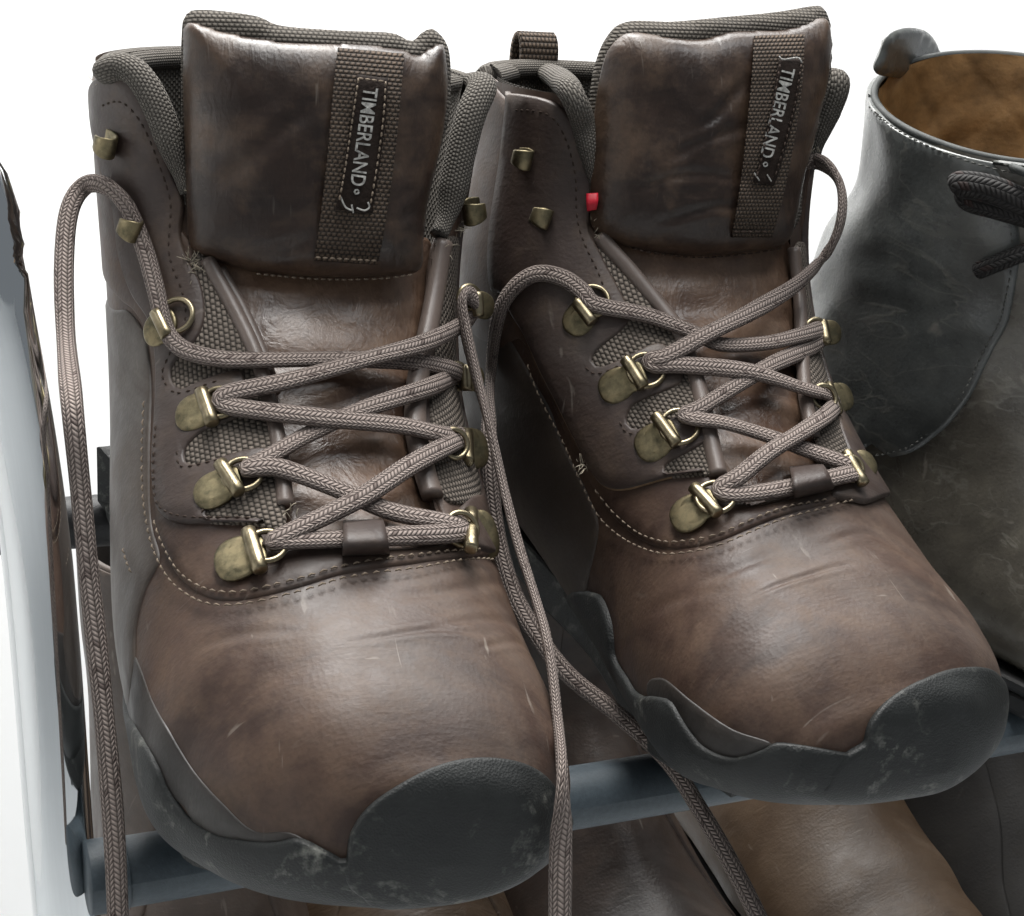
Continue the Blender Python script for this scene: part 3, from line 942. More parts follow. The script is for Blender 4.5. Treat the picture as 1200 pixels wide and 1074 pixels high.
# sections of a boot's body: origin (f, z), fan angle, top and bottom distance, half widths, height of the widest place, roundness, shift
ROWS_A = [
    (280.2, 165, 0, 132.3, 132.7, .3, .3, .6, 2.0, 2.0, 18), (278, 165, 0, 116, 143, 21, 22, .6, 2.1, 2.2, 17), (272, 165, 0, 109, 147, 32, 33, .6, 2.2, 2.5, 14),
    (262, 165, 0, 101, 151, 41, 43, .62, 2.3, 2.8, 11), (248, 165, 0, 95, 154, 47, 49, .64, 2.3, 3, 8), (235, 165, 0, 90, 155, 51, 53, .64, 2.3, 3, 5),
    (235, 165, 15, 84, 161, 52, 55, .64, 2.3, 3, 3), (235, 165, 30, 80, 175, 53, 56, .60, 2.3, 3, 1), (235, 165, 45, 81, 197, 52, 55, .50, 2.4, 3, 0),
    (235, 165, 60, 86, 241, 51, 53, .38, 2.5, 2.6, 0), (235, 165, 75, 95, 235, 52, 54, .34, 2.6, 2.2, 0), (235, 165, 90, 102, 222, 54, 58, .34, 2.6, 2.1, 0),
    (235, 193, 90, 104, 219, 54, 62, .34, 2.6, 2.1, 0)]
ROWS_B = [
    (280.2, 165, 0, 132.3, 132.7, .3, .3, .6, 2.0, 2.0, 9), (278, 165, 0, 116, 139, 35, 11, .6, 2.1, 2.2, 8), (272, 165, 0, 109, 143, 42, 27, .6, 2.2, 2.5, 4),
    (262, 165, 0, 101, 147, 47, 42, .62, 2.3, 2.8, 1), (248, 165, 0, 95, 151, 49, 51, .64, 2.3, 3, -1), (235, 165, 0, 90, 155, 49, 55, .64, 2.3, 3, -2),
    (235, 165, 15, 84, 161, 47, 56, .64, 2.3, 2.6, 0), (235, 165, 30, 80, 175, 44, 56, .60, 2.3, 2.4, 0), (235, 165, 45, 81, 197, 49, 54, .50, 2.4, 2.4, 0),
    (235, 165, 60, 86, 241, 56, 54, .38, 2.5, 2.4, 0), (235, 165, 75, 95, 235, 58, 55, .34, 2.6, 2.2, 0), (235, 165, 90, 102, 222, 53, 58, .34, 2.6, 2.1, 0),
    (235, 190, 90, 104, 221, 51, 60, .34, 2.6, 2.1, 0)]
UV = lambda u, t: ('uv', u, t)
HEEL_L = [UV(7.3, -2.2), UV(8.0, -2.45), UV(8.6, -2.75)]; HEEL_R = [UV(7.3, 2.2), UV(8.0, 2.45), UV(8.6, 2.75)]

BOOT_A = dict(roll_lz=(0, 1, 1, 0),creases=[([(470, 700), (540, 690), (600, 682)], .45, 1.2), ([(500, 735), (570, 726), (632, 728)], .4, 1.0), ([(420, 752), (500, 738), (560, 742)], .3, 1.2), ([(560, 760), (600, 752), (640, 758)], .35, .9), ([(230, 760), (290, 742), (350, 740)], .3, 1.4)],
    folds=[([(250, 222), (310, 168), (380, 112)], .5, 2.0), ([(456, 262), (475, 250), (492, 252)], .5, 1.0), ([(455, 240), (470, 225), (490, 222)], .4, 1.0), ([(300, 300), (350, 285), (368, 270)], .5, 1.8)],fray=[(231, 234, 14, 3), (222, 303, 16, 4), (232, 318, 14, 5), (538, 268, 12, 3), (140, 86, 8, 8), (114, 98, 6, 3), (340, 600, 6, 4), (524, 286, 8, 4)],spring=[3, 3, 11, 24],
    pose=Pose(114, 199.7, -.14), rows=ROWS_A, seed=1.7,
    label='brown hiking boot next to the chrome upright, lace hanging down past the dark bar',
    throat=[(236, 290), (252, 330), (275, 372), (300, 420), (322, 500), (333, 570), (338, 628), (400, 640), (470, 640), (520, 630), (505, 590), (492, 540), (486, 480), (489, 420), (499, 350), (507, 290)],
    flap_l=(165, 100), flap_r=(562, 112),
    tongue=[(224, 282), (244, 332), (267, 376), (292, 424), (314, 502), (325, 572), (330, 636), (400, 650), (470, 650), (530, 638), (514, 590), (501, 540), (495, 480), (498, 420), (508, 350), (516, 284), (440, 270), (300, 268)],
    panels=[
        ('side_panel', [(133, 362), (150, 364), (166, 383), (175, 415), (178, 470), (176, 540), (178, 610), (188, 655), (172, 690), (160, 740), (158, 790), (150, 830), UV(7.5, -2.3), UV(8.6, -2.6), UV(9.6, -2.4), UV(9.9, -1.9)], 'leather_side', .7, -.8),
        ('quarter', [(180, 440), (181, 520), (183, 600), (193, 645), (212, 680), (245, 702), (290, 704), (350, 690), (420, 671), (500, 660), (562, 654), (590, 648), UV(7.6, 1.5), UV(9, 1.7), UV(11.9, 1.6), (570, 120), (530, 250), (513, 290), (505, 350), (495, 420), (492, 480), (498, 540), (511, 590), (525, 634), (470, 644), (400, 644), (334, 632), (329, 570), (318, 500), (296, 420), (271, 372), (248, 330), (230, 290), (195, 240), (172, 165), (148, 120), (126, 112), UV(11.7, -1.9), UV(10.4, -1.9), (142, 352), (158, 366), (172, 392)], 'leather', 1.0, -2.6),
        ('mesh_gusset', [(240, 300), (268, 360), (298, 420), (318, 500), (330, 570), (334, 622), (300, 620), (230, 612), (215, 560), (208, 500), (202, 440), (212, 395), (220, 340), (224, 305)], 'mesh', 1.9, .5),
        ('mesh_gusset', [(514, 287), (540, 285), (545, 340), (537, 420), (546, 500), (562, 570), (522, 592), (503, 520), (500, 400)], 'mesh', 1.9, .5),
        ('eyestay', [(192, 602), (184, 550), (187, 490), (188, 430), (180, 380), (160, 345), (146, 300), (138, 240), (124, 190), (115, 140), (114, 104), (124, 90), (142, 86), (164, 100), (187, 150), (203, 200), (217, 236), (214, 275), (224, 308), (238, 335), (243, 375), (232, 405), (213, 424), (206, 443), (217, 459), (248, 446), (282, 438), (290, 456), (291, 480), (280, 495), (240, 512), (222, 532), (227, 548), (255, 542), (312, 530), (319, 555), (300, 575), (262, 592), (246, 604), (256, 613), (312, 618), (225, 617)], 'leather_eyestay', 2.7, .4),
        ('eyestay', [(530, 640), (527, 612), (545, 586), (572, 570), (557, 540), (549, 500), (551, 450), (547, 400), (549, 340), (546, 290), (556, 240), (572, 150), UV(11.8, 1.5), UV(9, 1.75), UV(7.8, 1.5), (592, 640), (575, 652)], 'leather_eyestay', 2.5, .4),
    ],
    piping=[([(244, 306), (272, 360), (299, 417), (318, 482), (330, 545), (334, 596)], 2.3, 2.0, 1.2), ([(258, 316), (284, 362), (309, 418), (322, 460)], 1.8, 1.6, -.3),
            ([(517, 284), (508, 340), (497, 400), (487, 450), (485, 500), (494, 548), (505, 584)], 3.4, 2.8, .8)],
    stitch=[[(174, 470), (172, 560), (177, 612), (189, 656), (211, 690), (245, 711), (292, 712), (352, 698), (420, 679), (500, 668), (575, 660)],
            [(185, 610), (197, 644), (217, 676), (248, 695), (290, 697), (350, 683), (420, 664), (500, 653), (560, 648)],
            [(150, 642), (155, 660), (163, 678)]],
    stitch2=[[(191, 500), (188, 556), (194, 596), (228, 611), (300, 614)], [(128, 125), (150, 120), (172, 145), (190, 190), (204, 240), (203, 300), (218, 345), (222, 380), (210, 410), (198, 440), (205, 462)],
             [(205, 462), (222, 465), (265, 450)], [(214, 530), (220, 552), (262, 545)], [(240, 610), (252, 596), (300, 580)]],
    roll_l=[(128, 84), (142, 81), (158, 87), (177, 110), (194, 150), (207, 190), (221, 226)], roll_z=-3.5, roll_t=(1.5, -1.8),
    roll_r=[(566, 100), (553, 130), (542, 170), (533, 210), (525, 250), (514, 276)],
    pad_seat=(370, 330), pad_tilt=10, pad_h=0.0,
    pad=[(222, 24), (270, 36), (330, 47), (400, 50), (465, 54), (490, 62), (508, 52), (525, 50), (531, 85), (529, 130), (520, 180), (507, 230), (500, 280), (494, 318), (440, 325), (370, 325), (300, 319), (252, 305), (226, 290), (221, 240), (219, 180), (217, 120), (217, 60)],
    pad_back=[(220, 14), (240, 9), (300, 18), (330, 30), (400, 36), (460, 38), (485, 47), (502, 34), (516, 34), (533, 60), (533, 130), (520, 180), (505, 240), (495, 290), (440, 310), (300, 310), (235, 290), (220, 240), (215, 120), (215, 40)],
    web_l=[(396, 56), (390, 110), (384, 180), (376, 250), (368, 306)], web_r=[(474, 63), (469, 120), (462, 190), (452, 260), (443, 311)],
    lab_l=[(418, 87), (411, 140), (402, 200), (393, 246)], lab_r=[(455, 92), (452, 140), (444, 200), (436, 250)],
    txt=((435, 103), (419, 218), 17),
    marks=[[(418 + 2.6 * math.cos(a), 225 + 2.6 * math.sin(a)) for a in np.linspace(0, 6.2, 9)], [(399, 231), (405, 243), (413, 247)], [(431, 237), (433, 243), (427, 247), (418, 244)], [(412, 240), (414, 250)]],
    pad_st=[([(420, 92), (413, 140), (404, 200), (396, 243)], 4.2), ([(452, 96), (449, 140), (441, 200), (433, 246)], 4.2), ([(420, 92), (452, 96)], 4.2),
            ([(300, 321), (370, 327), (440, 327), (490, 321)], .5), ([(370, 302), (442, 306)], 2.6)],
    eyelets=[((291, 622), (305, 668), (278, 655), (312, 640), 22), ((258, 543), (280, 577), (252, 574), (284, 556), 22), ((236, 458), (249, 496), (229, 483), (256, 472), 20), ((183, 366), (196, 394), (188, 384), (206, 370), 21),
             ((552, 600), (552, 643), (567, 627), (541, 620), 20), ((547, 508), (548, 541), (557, 526), (533, 520), 17), ((545, 430), (546, 456), (553, 443), (536, 441), 15), ((559, 344), (560, 370), (565, 358), (550, 350), 15)],
    hooks=[((133, 168), (8, 5)), ((159, 267), (8, 5)), ((549, 246), (-8, 3), 8, .8, .95)],
    keeper_l=[(402, 610), (402, 630), (401, 652)], keeper_r=[(449, 608), (454, 628), (457, 650)],
    lace=[(139, 1090, (398,)), (134, 980, (400,)), (126, 880, None), (116, 780, None), (105, 680, None), (95, 580, None), (85, 480, None), (77, 390, (428,)), (75, 310, (440,)), (81, 248, (448,)), (99, 218, (452,)), (124, 218, 6), (146, 238, 5), (158, 262, 4), (172, 300, 4), (184, 345, 5), (194, 385, 4.5), (214, 409, 4.5), (260, 421, 4.5), (320, 422, 4.5), (400, 421, 2.5), (480, 424, 2.5), (525, 432, 4.5), (541, 440, 4),
          (530, 442, 5), (500, 455, 5), (420, 482, 4.5), (360, 510, 3), (310, 538, 5), (288, 550, 4), (298, 548, 5.5), (330, 549, 4.5), (400, 575, 3), (460, 600, 2.5), (525, 612, 4.5), (548, 618, 4), (530, 625, 4.5), (455, 629, 3.2), (400, 632, 3.2), (335, 634, 4.5), (316, 636, 4), (334, 627, 5), (420, 585, 5), (480, 546, 5), (528, 520, 5), (543, 512, 4),
          (520, 510, 4.5), (470, 499, 4.5), (380, 490, 5.5), (300, 481, 5), (262, 474, 4.5), (266, 462, 5), (340, 446, 6), (430, 421, 6.5), (500, 401, 6), (545, 378, 5.5), (560, 362, 4.5), (551, 346, 6.5), (541, 352, 7.5), (545, 385, 8), (558, 440, 8), (574, 500, 7), (590, 570, 6), (608, 640, 5), (627, 700, 4.5), (643, 760, 4.5), (653, 840, 4.5), (659, 915, 5), (657, 1000, None), (656, 1090, None)],
    rand=[(390, 1003), (345, 977), (300, 974), (262, 942), (225, 900), (195, 850), (172, 800), (152, 752), (141, 705), UV(7.6, -1.9), UV(7.6, -2.4), UV(6, -2.4), UV(5, -2.3), (200, 945), (250, 985), (300, 997), (350, 994)],
    sole_l=[(400, 1006), (380, 995), (350, 981), (325, 985), (300, 985), (275, 981), (250, 974), (222, 955), (200, 925), (188, 897), (172, 868), (153, 837)] + HEEL_L,
    sole_r=[UV(4.0, 1.75), UV(5.0, 1.95), UV(6, 2.05)] + HEEL_R,
    cap=[(407, 1003), (411, 976), (433, 944), (480, 913), (530, 894), (580, 890), (620, 900), (645, 922), (656, 950)])

BOOT_B = dict(roll_lz=(4, 4, 3, 1),creases=[([(800, 690), (850, 672), (910, 650)], .4, 1.2), ([(880, 700), (940, 676), (1000, 660)], .4, 1.0), ([(760, 720), (800, 700), (850, 690)], .35, 1.2), ([(960, 640), (1010, 625), (1050, 640)], .35, .9)],
    folds=[([(790, 160), (820, 140), (855, 100)], .8, 1.5), ([(770, 188), (810, 165), (862, 150)], .7, 1.4), ([(730, 225), (790, 205), (860, 212)], .6, 1.4), ([(760, 262), (810, 245), (855, 242)], .8, 1.2), ([(725, 130), (740, 170), (745, 210)], .4, 1.8), ([(930, 180), (950, 160), (968, 120)], .5, 1.3)],fray=[(683, 545, 16, 3), (704, 282, 10, 4), (697, 262, 8, 3), (952, 180, 8, 5), (915, 70, 5, 4)],spring=[3, 4, 15, 29],
    pose=Pose(230, 202.2, -.01), rows=ROWS_B, seed=8.3, dark_pad=True,
    label='brown hiking boot with a small red collar tag, beside the grey ankle boot',
    throat=[(700, 268), (735, 315), (775, 368), (800, 410), (825, 470), (840, 530), (850, 572), (880, 590), (920, 580), (965, 560), (950, 520), (941, 460), (936, 400), (932, 340), (925, 285)],
    flap_l=(660, 120), flap_r=(950, 160),
    tongue=[(690, 260), (728, 318), (768, 372), (793, 412), (818, 472), (833, 532), (842, 578), (880, 600), (925, 588), (974, 566), (959, 520), (950, 460), (945, 400), (941, 340), (933, 278), (820, 255)],
    panels=[
        ('side_panel', [(600, 400), (640, 470), (660, 520), (690, 580), (702, 620), (690, 680), UV(6.5, -2.3), UV(8, -2.6), UV(9.4, -2.4), UV(9.6, -1.6)], 'leather_side', .7, -.8),
        ('quarter', [(612, 400), (642, 462), (672, 530), (700, 580), (722, 610), (755, 636), (795, 645), (850, 633), (930, 602), (1000, 584), (1025, 586), UV(7.6, 1.5), UV(9, 1.6), UV(11.9, 1.6), (952, 150), (941, 290), (938, 340), (941, 400), (946, 460), (956, 520), (971, 562), (925, 584), (880, 594), (845, 572), (834, 530), (819, 470), (794, 410), (769, 370), (729, 316), (695, 266), (664, 230), (650, 180), (625, 135), (596, 116), UV(11.9, -1.9), UV(10, -1.8), UV(9.3, -1.5)], 'leather', 1.0, -2.6),
        ('mesh_gusset', [(710, 280), (745, 325), (783, 375), (806, 412), (828, 472), (842, 532), (848, 558), (790, 563), (735, 558), (722, 500), (690, 440), (688, 380), (698, 330), (700, 290)], 'mesh', 1.9, .5),
        ('mesh_gusset', [(929, 290), (948, 300), (958, 400), (975, 480), (1000, 545), (972, 560), (952, 510), (942, 430), (937, 350)], 'mesh', 1.9, .5),
        ('eyestay', [(622, 400), (650, 460), (674, 508), (697, 552), (714, 571), (740, 574), (790, 562), (828, 556), (800, 557), (784, 556), (784, 548), (815, 530), (838, 514), (834, 492), (822, 480), (785, 494), (752, 504), (738, 497), (746, 477), (780, 462), (800, 450), (792, 425), (772, 405), (735, 420), (708, 431), (696, 424), (705, 410), (730, 390), (738, 370), (722, 335), (702, 295), (690, 268), (694, 230), (688, 190), (668, 135), (640, 116), (602, 110), UV(11.7, -1.5), UV(10, -1.45), (592, 345), (606, 372)], 'leather_eyestay', 2.7, .4),
        ('eyestay', [(974, 585), (975, 570), (992, 545), (978, 500), (966, 450), (958, 390), (952, 330), (948, 290), (955, 200), UV(11.8, 1.5), UV(9, 1.75), UV(7.6, 1.5), (1025, 588), (1000, 590)], 'leather_eyestay', 2.5, .4),
    ],
    piping=[([(703, 278), (738, 320), (775, 365), (800, 405), (820, 465), (834, 525), (842, 560)], 2.7, 2.3, 1.2), ([(928, 292), (934, 345), (937, 400), (941, 460), (951, 515)], 2.4, 2.2, .8)],
    edges=[[(623, 402), (650, 460), (674, 508), (697, 551), (714, 570), (740, 573), (790, 561)]],
    stitch=[[(622, 425), (655, 500), (690, 575), (712, 612), (748, 640), (793, 652), (852, 640), (932, 608), (1000, 590)], [(700, 572), (726, 604), (757, 629), (796, 638), (850, 627), (930, 596), (975, 588)]],
    stitch2=[[(610, 130), (640, 132), (660, 150), (675, 200), (678, 262), (700, 320), (715, 360)], [(688, 430), (705, 440), (745, 425)], [(729, 494), (742, 510), (775, 503)]],
    roll_l=[(600, 98), (640, 99), (664, 114), (684, 150), (693, 190), (701, 232)], roll_z=-1.0, roll_t=(1.5, -1.9),
    roll_r=[(980, 92), (969, 130), (957, 165), (950, 190)],
    red_tag=([(687, 227), (687, 237), (688, 248)], [(701, 226), (701, 236), (699, 246)]), pull_x=-8, pull_loop=[(5, -14), (4, 0), (3, 8), (-1, 11.5), (-5, 8), (-6, 0), (-5, -16)],
    pad_seat=(815, 300), pad_tilt=10, pad_h=0.0, pad_twist=0.0,
    pad=[(745, 36), (775, 40), (815, 46), (860, 36), (920, 33), (968, 17), (980, 22), (985, 50), (980, 95), (965, 150), (948, 205), (937, 255), (922, 288), (880, 295), (820, 300), (765, 296), (725, 283), (706, 266), (704, 230), (707, 150), (714, 90), (724, 55)],
    pad_back=[(742, 24), (790, 25), (850, 20), (910, 14), (965, 5), (976, 9), (987, 40), (984, 95), (968, 150), (948, 210), (930, 275), (820, 285), (720, 270), (700, 250), (700, 190), (704, 120), (710, 75), (722, 42)],
    web_l=[(884, 42), (880, 100), (872, 180), (864, 240), (857, 279)], web_r=[(943, 40), (941, 90), (932, 160), (918, 230), (905, 279)],
    lab_l=[(913, 68), (903, 130), (890, 190), (882, 214)], lab_r=[(941, 70), (932, 130), (915, 195), (907, 218)],
    txt=((925, 80), (898, 185), 15),
    marks=[[(897 + 2.4 * math.cos(a), 193 + 2.4 * math.sin(a)) for a in np.linspace(0, 6.2, 9)], [(913, 66), (918, 70), (935, 68), (940, 74)], [(884, 203), (890, 212)], [(899, 205), (904, 213)]],
    pad_st=[([(914, 76), (905, 130), (892, 188), (886, 210)], 4.2), ([(939, 76), (930, 130), (913, 192), (906, 214)], 4.2), ([(740, 291), (765, 297), (820, 302), (880, 297), (920, 290)], .5), ([(860, 272), (905, 272)], 2.6)],
    eyelets=[((813, 571), (841, 602), (808, 602), (838, 583), 22), ((768, 487), (793, 521), (766, 519), (796, 500), 22), ((733, 421), (754, 454), (723, 452), (757, 434), 21), ((676, 354), (694, 378), (680, 373), (694, 353), 19),
             ((991, 531), (1012, 567), (1011, 545), (997, 549), 15), ((970, 452), (981, 483), (985, 466), (966, 466), 15), ((963, 378), (968, 402), (972, 390), (957, 389), 15)],
    hooks=[((618, 186), (8, 3)), ((636, 256), (8, 3))],
    keeper_l=[(925, 547), (928, 563), (931, 585)], keeper_r=[(964, 543), (972, 556), (978, 574)],
    lace=[(897, 1092, (448,)), (862, 1022, (455,)), (822, 952, (462,)), (781, 890, (468,)), (722, 836, (474,)), (667, 792, (480,)), (630, 745, (485,)), (600, 690, (490,)), (580, 610, (494,)), (573, 520, (496,)), (575, 440, 3), (583, 375, 4), (600, 340, 4), (628, 321, 4), (660, 326, 4), (684, 343, 5), (697, 357, 5.5), (760, 370, 4.5), (815, 391, 3.5), (845, 404, 3.5), (900, 402, 3.5), (945, 391, 5), (963, 386, 4.5),
          (958, 402, 5), (900, 430, 4), (850, 460, 3.5), (815, 481, 5), (800, 486, 4.5), (815, 491, 5.5), (850, 496, 4.5), (900, 511, 3), (950, 529, 3), (990, 543, 4.5), (1004, 552, 4), (988, 557, 5), (930, 570, 3.4), (890, 577, 3.5), (855, 579, 4.5), (843, 572, 4.5), (864, 560, 5.5), (900, 531, 5.5), (940, 506, 5.5), (970, 485, 5), (980, 470, 4), (966, 462, 4.5), (940, 455, 4.5), (880, 436, 5.5), (800, 428, 5), (766, 428, 4.5), (762, 420, 4), (780, 418, 5.5), (830, 391, 7), (880, 366, 6.5), (930, 336, 6), (958, 310, 7), (976, 285, 8), (986, 255, 9), (986, 222, 8), (974, 199, 6), (956, 189, 3), (940, 192, 0)],
    rand=[(905, 872), (860, 855), (815, 824), (786, 800), (768, 794), (758, 804), (766, 832), (800, 868), (840, 892), (880, 895)],
    sole_l=[(1030, 884), (1000, 883), (940, 873), (910, 870), (893, 878), (865, 886), (838, 880), (815, 862), (800, 840), (787, 820), (767, 815), (748, 812), (735, 792), (722, 770), (718, 735), (706, 700), (690, 692), (673, 692)] + HEEL_L,
    sole_r=[UV(4.0, 1.75), UV(5.0, 1.95), UV(6, 2.05)] + HEEL_R,
    cap=[(1012, 870), (1020, 842), (1050, 813), (1100, 789), (1135, 783), (1158, 786), (1172, 800)])

rA, LA_, padA = make_boot(BOOT_A)
rB, LB_, padB = make_boot(BOOT_B)

# ------------------------------------------------------------------ room and rack
def box(name, lo, hi, mat, parent=None):
    V = [(x, y, z) for x in (lo[0], hi[0]) for y in (lo[1], hi[1]) for z in (lo[2], hi[2])]
    F = [(0, 1, 3, 2), (4, 6, 7, 5), (0, 4, 5, 1), (2, 3, 7, 6), (0, 2, 6, 4), (1, 5, 7, 3)]
    return mesh_obj(name, V, F, mat, parent, smooth=False, raw=True)


M['wall'] = plain('white_wall_paint', (.86, .86, .855), .75, .25, 6, .01, .08, .001, bscale=160)
M['floor'] = plain('pale_floor', (.74, .76, .77), .45, .4, 4, .03, .05)
tag(box('wall', (-3, .95, -1.2), (3, 1.1, 2.2), M['wall']), kind='structure')
tag(box('wall', (-1.7, -2.2, -1.2), (-1.6, .95, 2.2), M['wall']), kind='structure')  # unseen side wall, added for bounce light and reflections in the chrome
tag(box('floor', (-3, -2.5, -.95), (3, .95, -.85), M['floor']), kind='structure')
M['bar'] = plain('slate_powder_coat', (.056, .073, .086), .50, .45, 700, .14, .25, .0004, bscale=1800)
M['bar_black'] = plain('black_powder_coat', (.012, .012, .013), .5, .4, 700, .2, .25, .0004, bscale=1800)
M['chrome'] = metal('chrome', (.83, .85, .86), .05)
rack = bpy.data.objects.new('shoe_rack', None); COL.objects.link(rack); rack.matrix_world = TILT_M
tag(rack, 'metal shoe rack with a chrome upright and slate coloured bars under the boots', 'shoe rack')


def rbar(name, P, r, mat, parent=rack, n=40, seg=28):
    C = spline(np.array(P, float), n)
    v, f, uv = sweep(C, np.array([.1, .2, 1.0]), r, r, seg)
    V = np.asarray(v) * MM
    return mesh_obj(name, V, f, mat, parent, uv, raw=True)


def shelf_pt(px, py, z=None, depth=None):
    o, d = ray_shelf(px, py)
    return o + d * (depth if z is None else (z - o[2]) / d[2])


BAR_R = 9.5
left_end = shelf_pt(108, 1018, z=0.0); rear = shelf_pt(105, 611, z=35.5)
print('LEFT', left_end, (left_end - CAM_P) @ CF, 'REAR', rear, rear @ CF - CAM_P @ CF)
rbar('bar', [(left_end[0] - 1, 0, 0), (700, 0, 0)], BAR_R, M['bar'])
rbar('bar_socket', [(left_end[0] - 2, 0, 0), (left_end[0] + 8, 0, 0)], BAR_R + .5, M['bar'])
REAR_Y = rear[1]
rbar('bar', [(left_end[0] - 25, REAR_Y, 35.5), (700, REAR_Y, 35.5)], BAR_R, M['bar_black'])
# the chrome side frame: an upright in front that bends back over the top
cb = shelf_pt(79, 1080, depth=432); ct = shelf_pt(-10, 330, depth=385)
up = unit(ct - cb)
TUBE_R = 8.9
k0 = shelf_pt(42, 640, depth=410)
back = np.array([-.25, .96, .0]); top_ = shelf_pt(-18, 262, depth=383)
rbar('upright', [cb - up * 260, cb - up * 120, cb, k0, ct, top_, top_ + up * 12 + back * 12, top_ + up * 16 + back * 50, top_ + up * 16 + back * 190, top_ + up * 10 + back * 214, top_ - up * 20 + back * 222, top_ - up * 300 + back * 222], TUBE_R, M['chrome'], n=130)

ROWS_C = [
    (286.3, 135, 0, 111, 114, .3, .3, .6, 2.0, 2.0, -6), (284, 135, 0, 98, 120, 18, 16, .6, 2.1, 2.2, -6), (276, 135, 0, 90, 123, 28, 26, .6, 2.2, 2.5, -5),
    (260, 135, 0, 83, 126, 38, 37, .62, 2.2, 2.8, -3), (243, 135, 0, 78, 127, 49, 46, .70, 1.8, 3, -2), (225, 135, 0, 71, 127, 54, 51, .74, 1.75, 3, 0),
    (225, 135, 20, 66, 136, 54, 50, .74, 1.75, 3, 0), (225, 135, 40, 64, 168, 49, 47, .66, 1.85, 3, 0), (225, 135, 60, 71, 250, 40, 42, .5, 2.2, 2.8, 0),
    (225, 135, 80, 84, 225, 39, 40, .48, 2.1, 2.2, 0), (225, 135, 90, 90, 214, 40, 41, .48, 2.1, 2.1, 0), (225, 160, 90, 94, 200, 42, 42, .48, 2.1, 2.1, 0),
    (225, 192, 90, 98, 200, 43, 43, .48, 2.1, 2.1, 0)]
POSE_C = Pose(330, 144, .30)
M['c_leather'] = leather('grey_black_leather', (.054, .058, .056), (.094, .101, .098), (.122, .124, .114), rough=(.22, .36), tan_lo=.55, crease=.10, scratch=.45, wr=(.09, 1.6), ridge=.05, rs=30, coat=.45)
M['c_vamp'] = leather('brown_black_leather', (.065, .059, .049), (.115, .104, .084), (.15, .135, .105), rough=(.22, .36), tan_lo=.54, crease=.12, scratch=.4, wr=(.16, 1.0), ridge=.06, rs=44, coat=.45)
M['c_lining'] = plain('tan_lining', (.27, .150, .058), .48, .4, 90, .35, .3, .0008, bscale=300)
M['c_binding'] = plain('grey_leather_binding', (.060, .064, .062), .62, .3, 120, .3, .2)
M['c_lace'] = braid('dark_round_lace', (.010, .009, .009), (.030, .028, .027), lanes=10, pitch=1.6)
M['c_thread'] = plain('grey_thread', (.11, .11, .10), .7, .3, 200, .3)
M['welt'] = plain('black_welt', (.014, .014, .014), .5, .45, 90, .3, .2)
LC = Loft(ROWS_C, POSE_C, bumps=1.9, seed=4.4, rim=(8.0, .28, -.15))
rC = root('ankle_boot', POSE_C, 'grey black leather ankle boot with wrinkled tan lining and dark laces', 'boot')
cut_body('upper', LC, M['c_vamp'], rC, 0.0, LC.n - 1, None)
panel('quarter', LC, [(1168, 190), (1188, 240), (1195, 300), (1180, 380), (1150, 440), (1120, 490), (1085, 522), (1050, 537), (1005, 543), UV(7.0, -1.9), UV(8.4, -2.4), UV(9.2, -3.0), UV(11.9, -3.0), UV(11.93, -1.8), UV(11.93, -1.0), UV(11.9, -.75)], M['c_leather'], rC, t=1.5, step=2.2,
      hfun=lambda uv: np.array([noise.noise(Vector((a * 1.5 + b, b * 3.2 - a, 2.2))) * 1.1 - 1.3 * max(0, .16 - abs(noise.noise(Vector((a * 2.0 + b * 1.5, b * 2.2 - a * .9, 5.5))))) / .16 * max(0, min(1, (9.5 - a) / 2.5)) for a, b in uv]))
stitches(LC, [[(1180, 240), (1187, 300), (1172, 378), (1143, 436), (1114, 484), (1081, 515), (1048, 530), (1010, 536)], [(1024, 124), (1040, 143), (1066, 158), (1112, 166), (1150, 174), (1168, 190)]], M['c_thread'], rC, h=1.8, pitch=2.6, length=1.8)


def quilt(g):
    w1 = np.array([noise.noise(Vector((x * 1.1, y * 1.5, 2.0))) for x, y in g]); w2 = np.array([noise.noise(Vector((x * 1.3, y * 1.7, 9.0))) for x, y in g])
    a = g[:, 1] * 3.3 + w1 * .8; b = g[:, 0] * 2.1 + w2 * .8
    return 1.3 * w1 + .9 * np.sin(g[:, 0] * 9 + w2 * 5 + g[:, 1] * 1.5) * w1 - (.7 + .7 * w2) * (np.abs(np.sin((a + b) * 1.5)) * np.abs(np.sin((a - b) * 1.5))) ** .45 + .3 * np.sin(g[:, 1] * 11 + g[:, 0] * 5)


body_part('lining', LC, M['c_lining'], rC, 7.6, LC.n - 1, -math.pi, math.pi, -2.6, 120, 260, fn=quilt)
th = np.linspace(-math.pi, math.pi, 140, endpoint=False)
C = LC.off(np.stack([np.full(140, LC.n - 1.0), th], -1), np.full(140, -1.2))
v, f, uv = sweep(C, np.array([0, 0, 1.0]), 1.3, 1.3, 10, closed=True); mesh_obj('collar_binding', v, f, M['c_binding'], rC, uv)


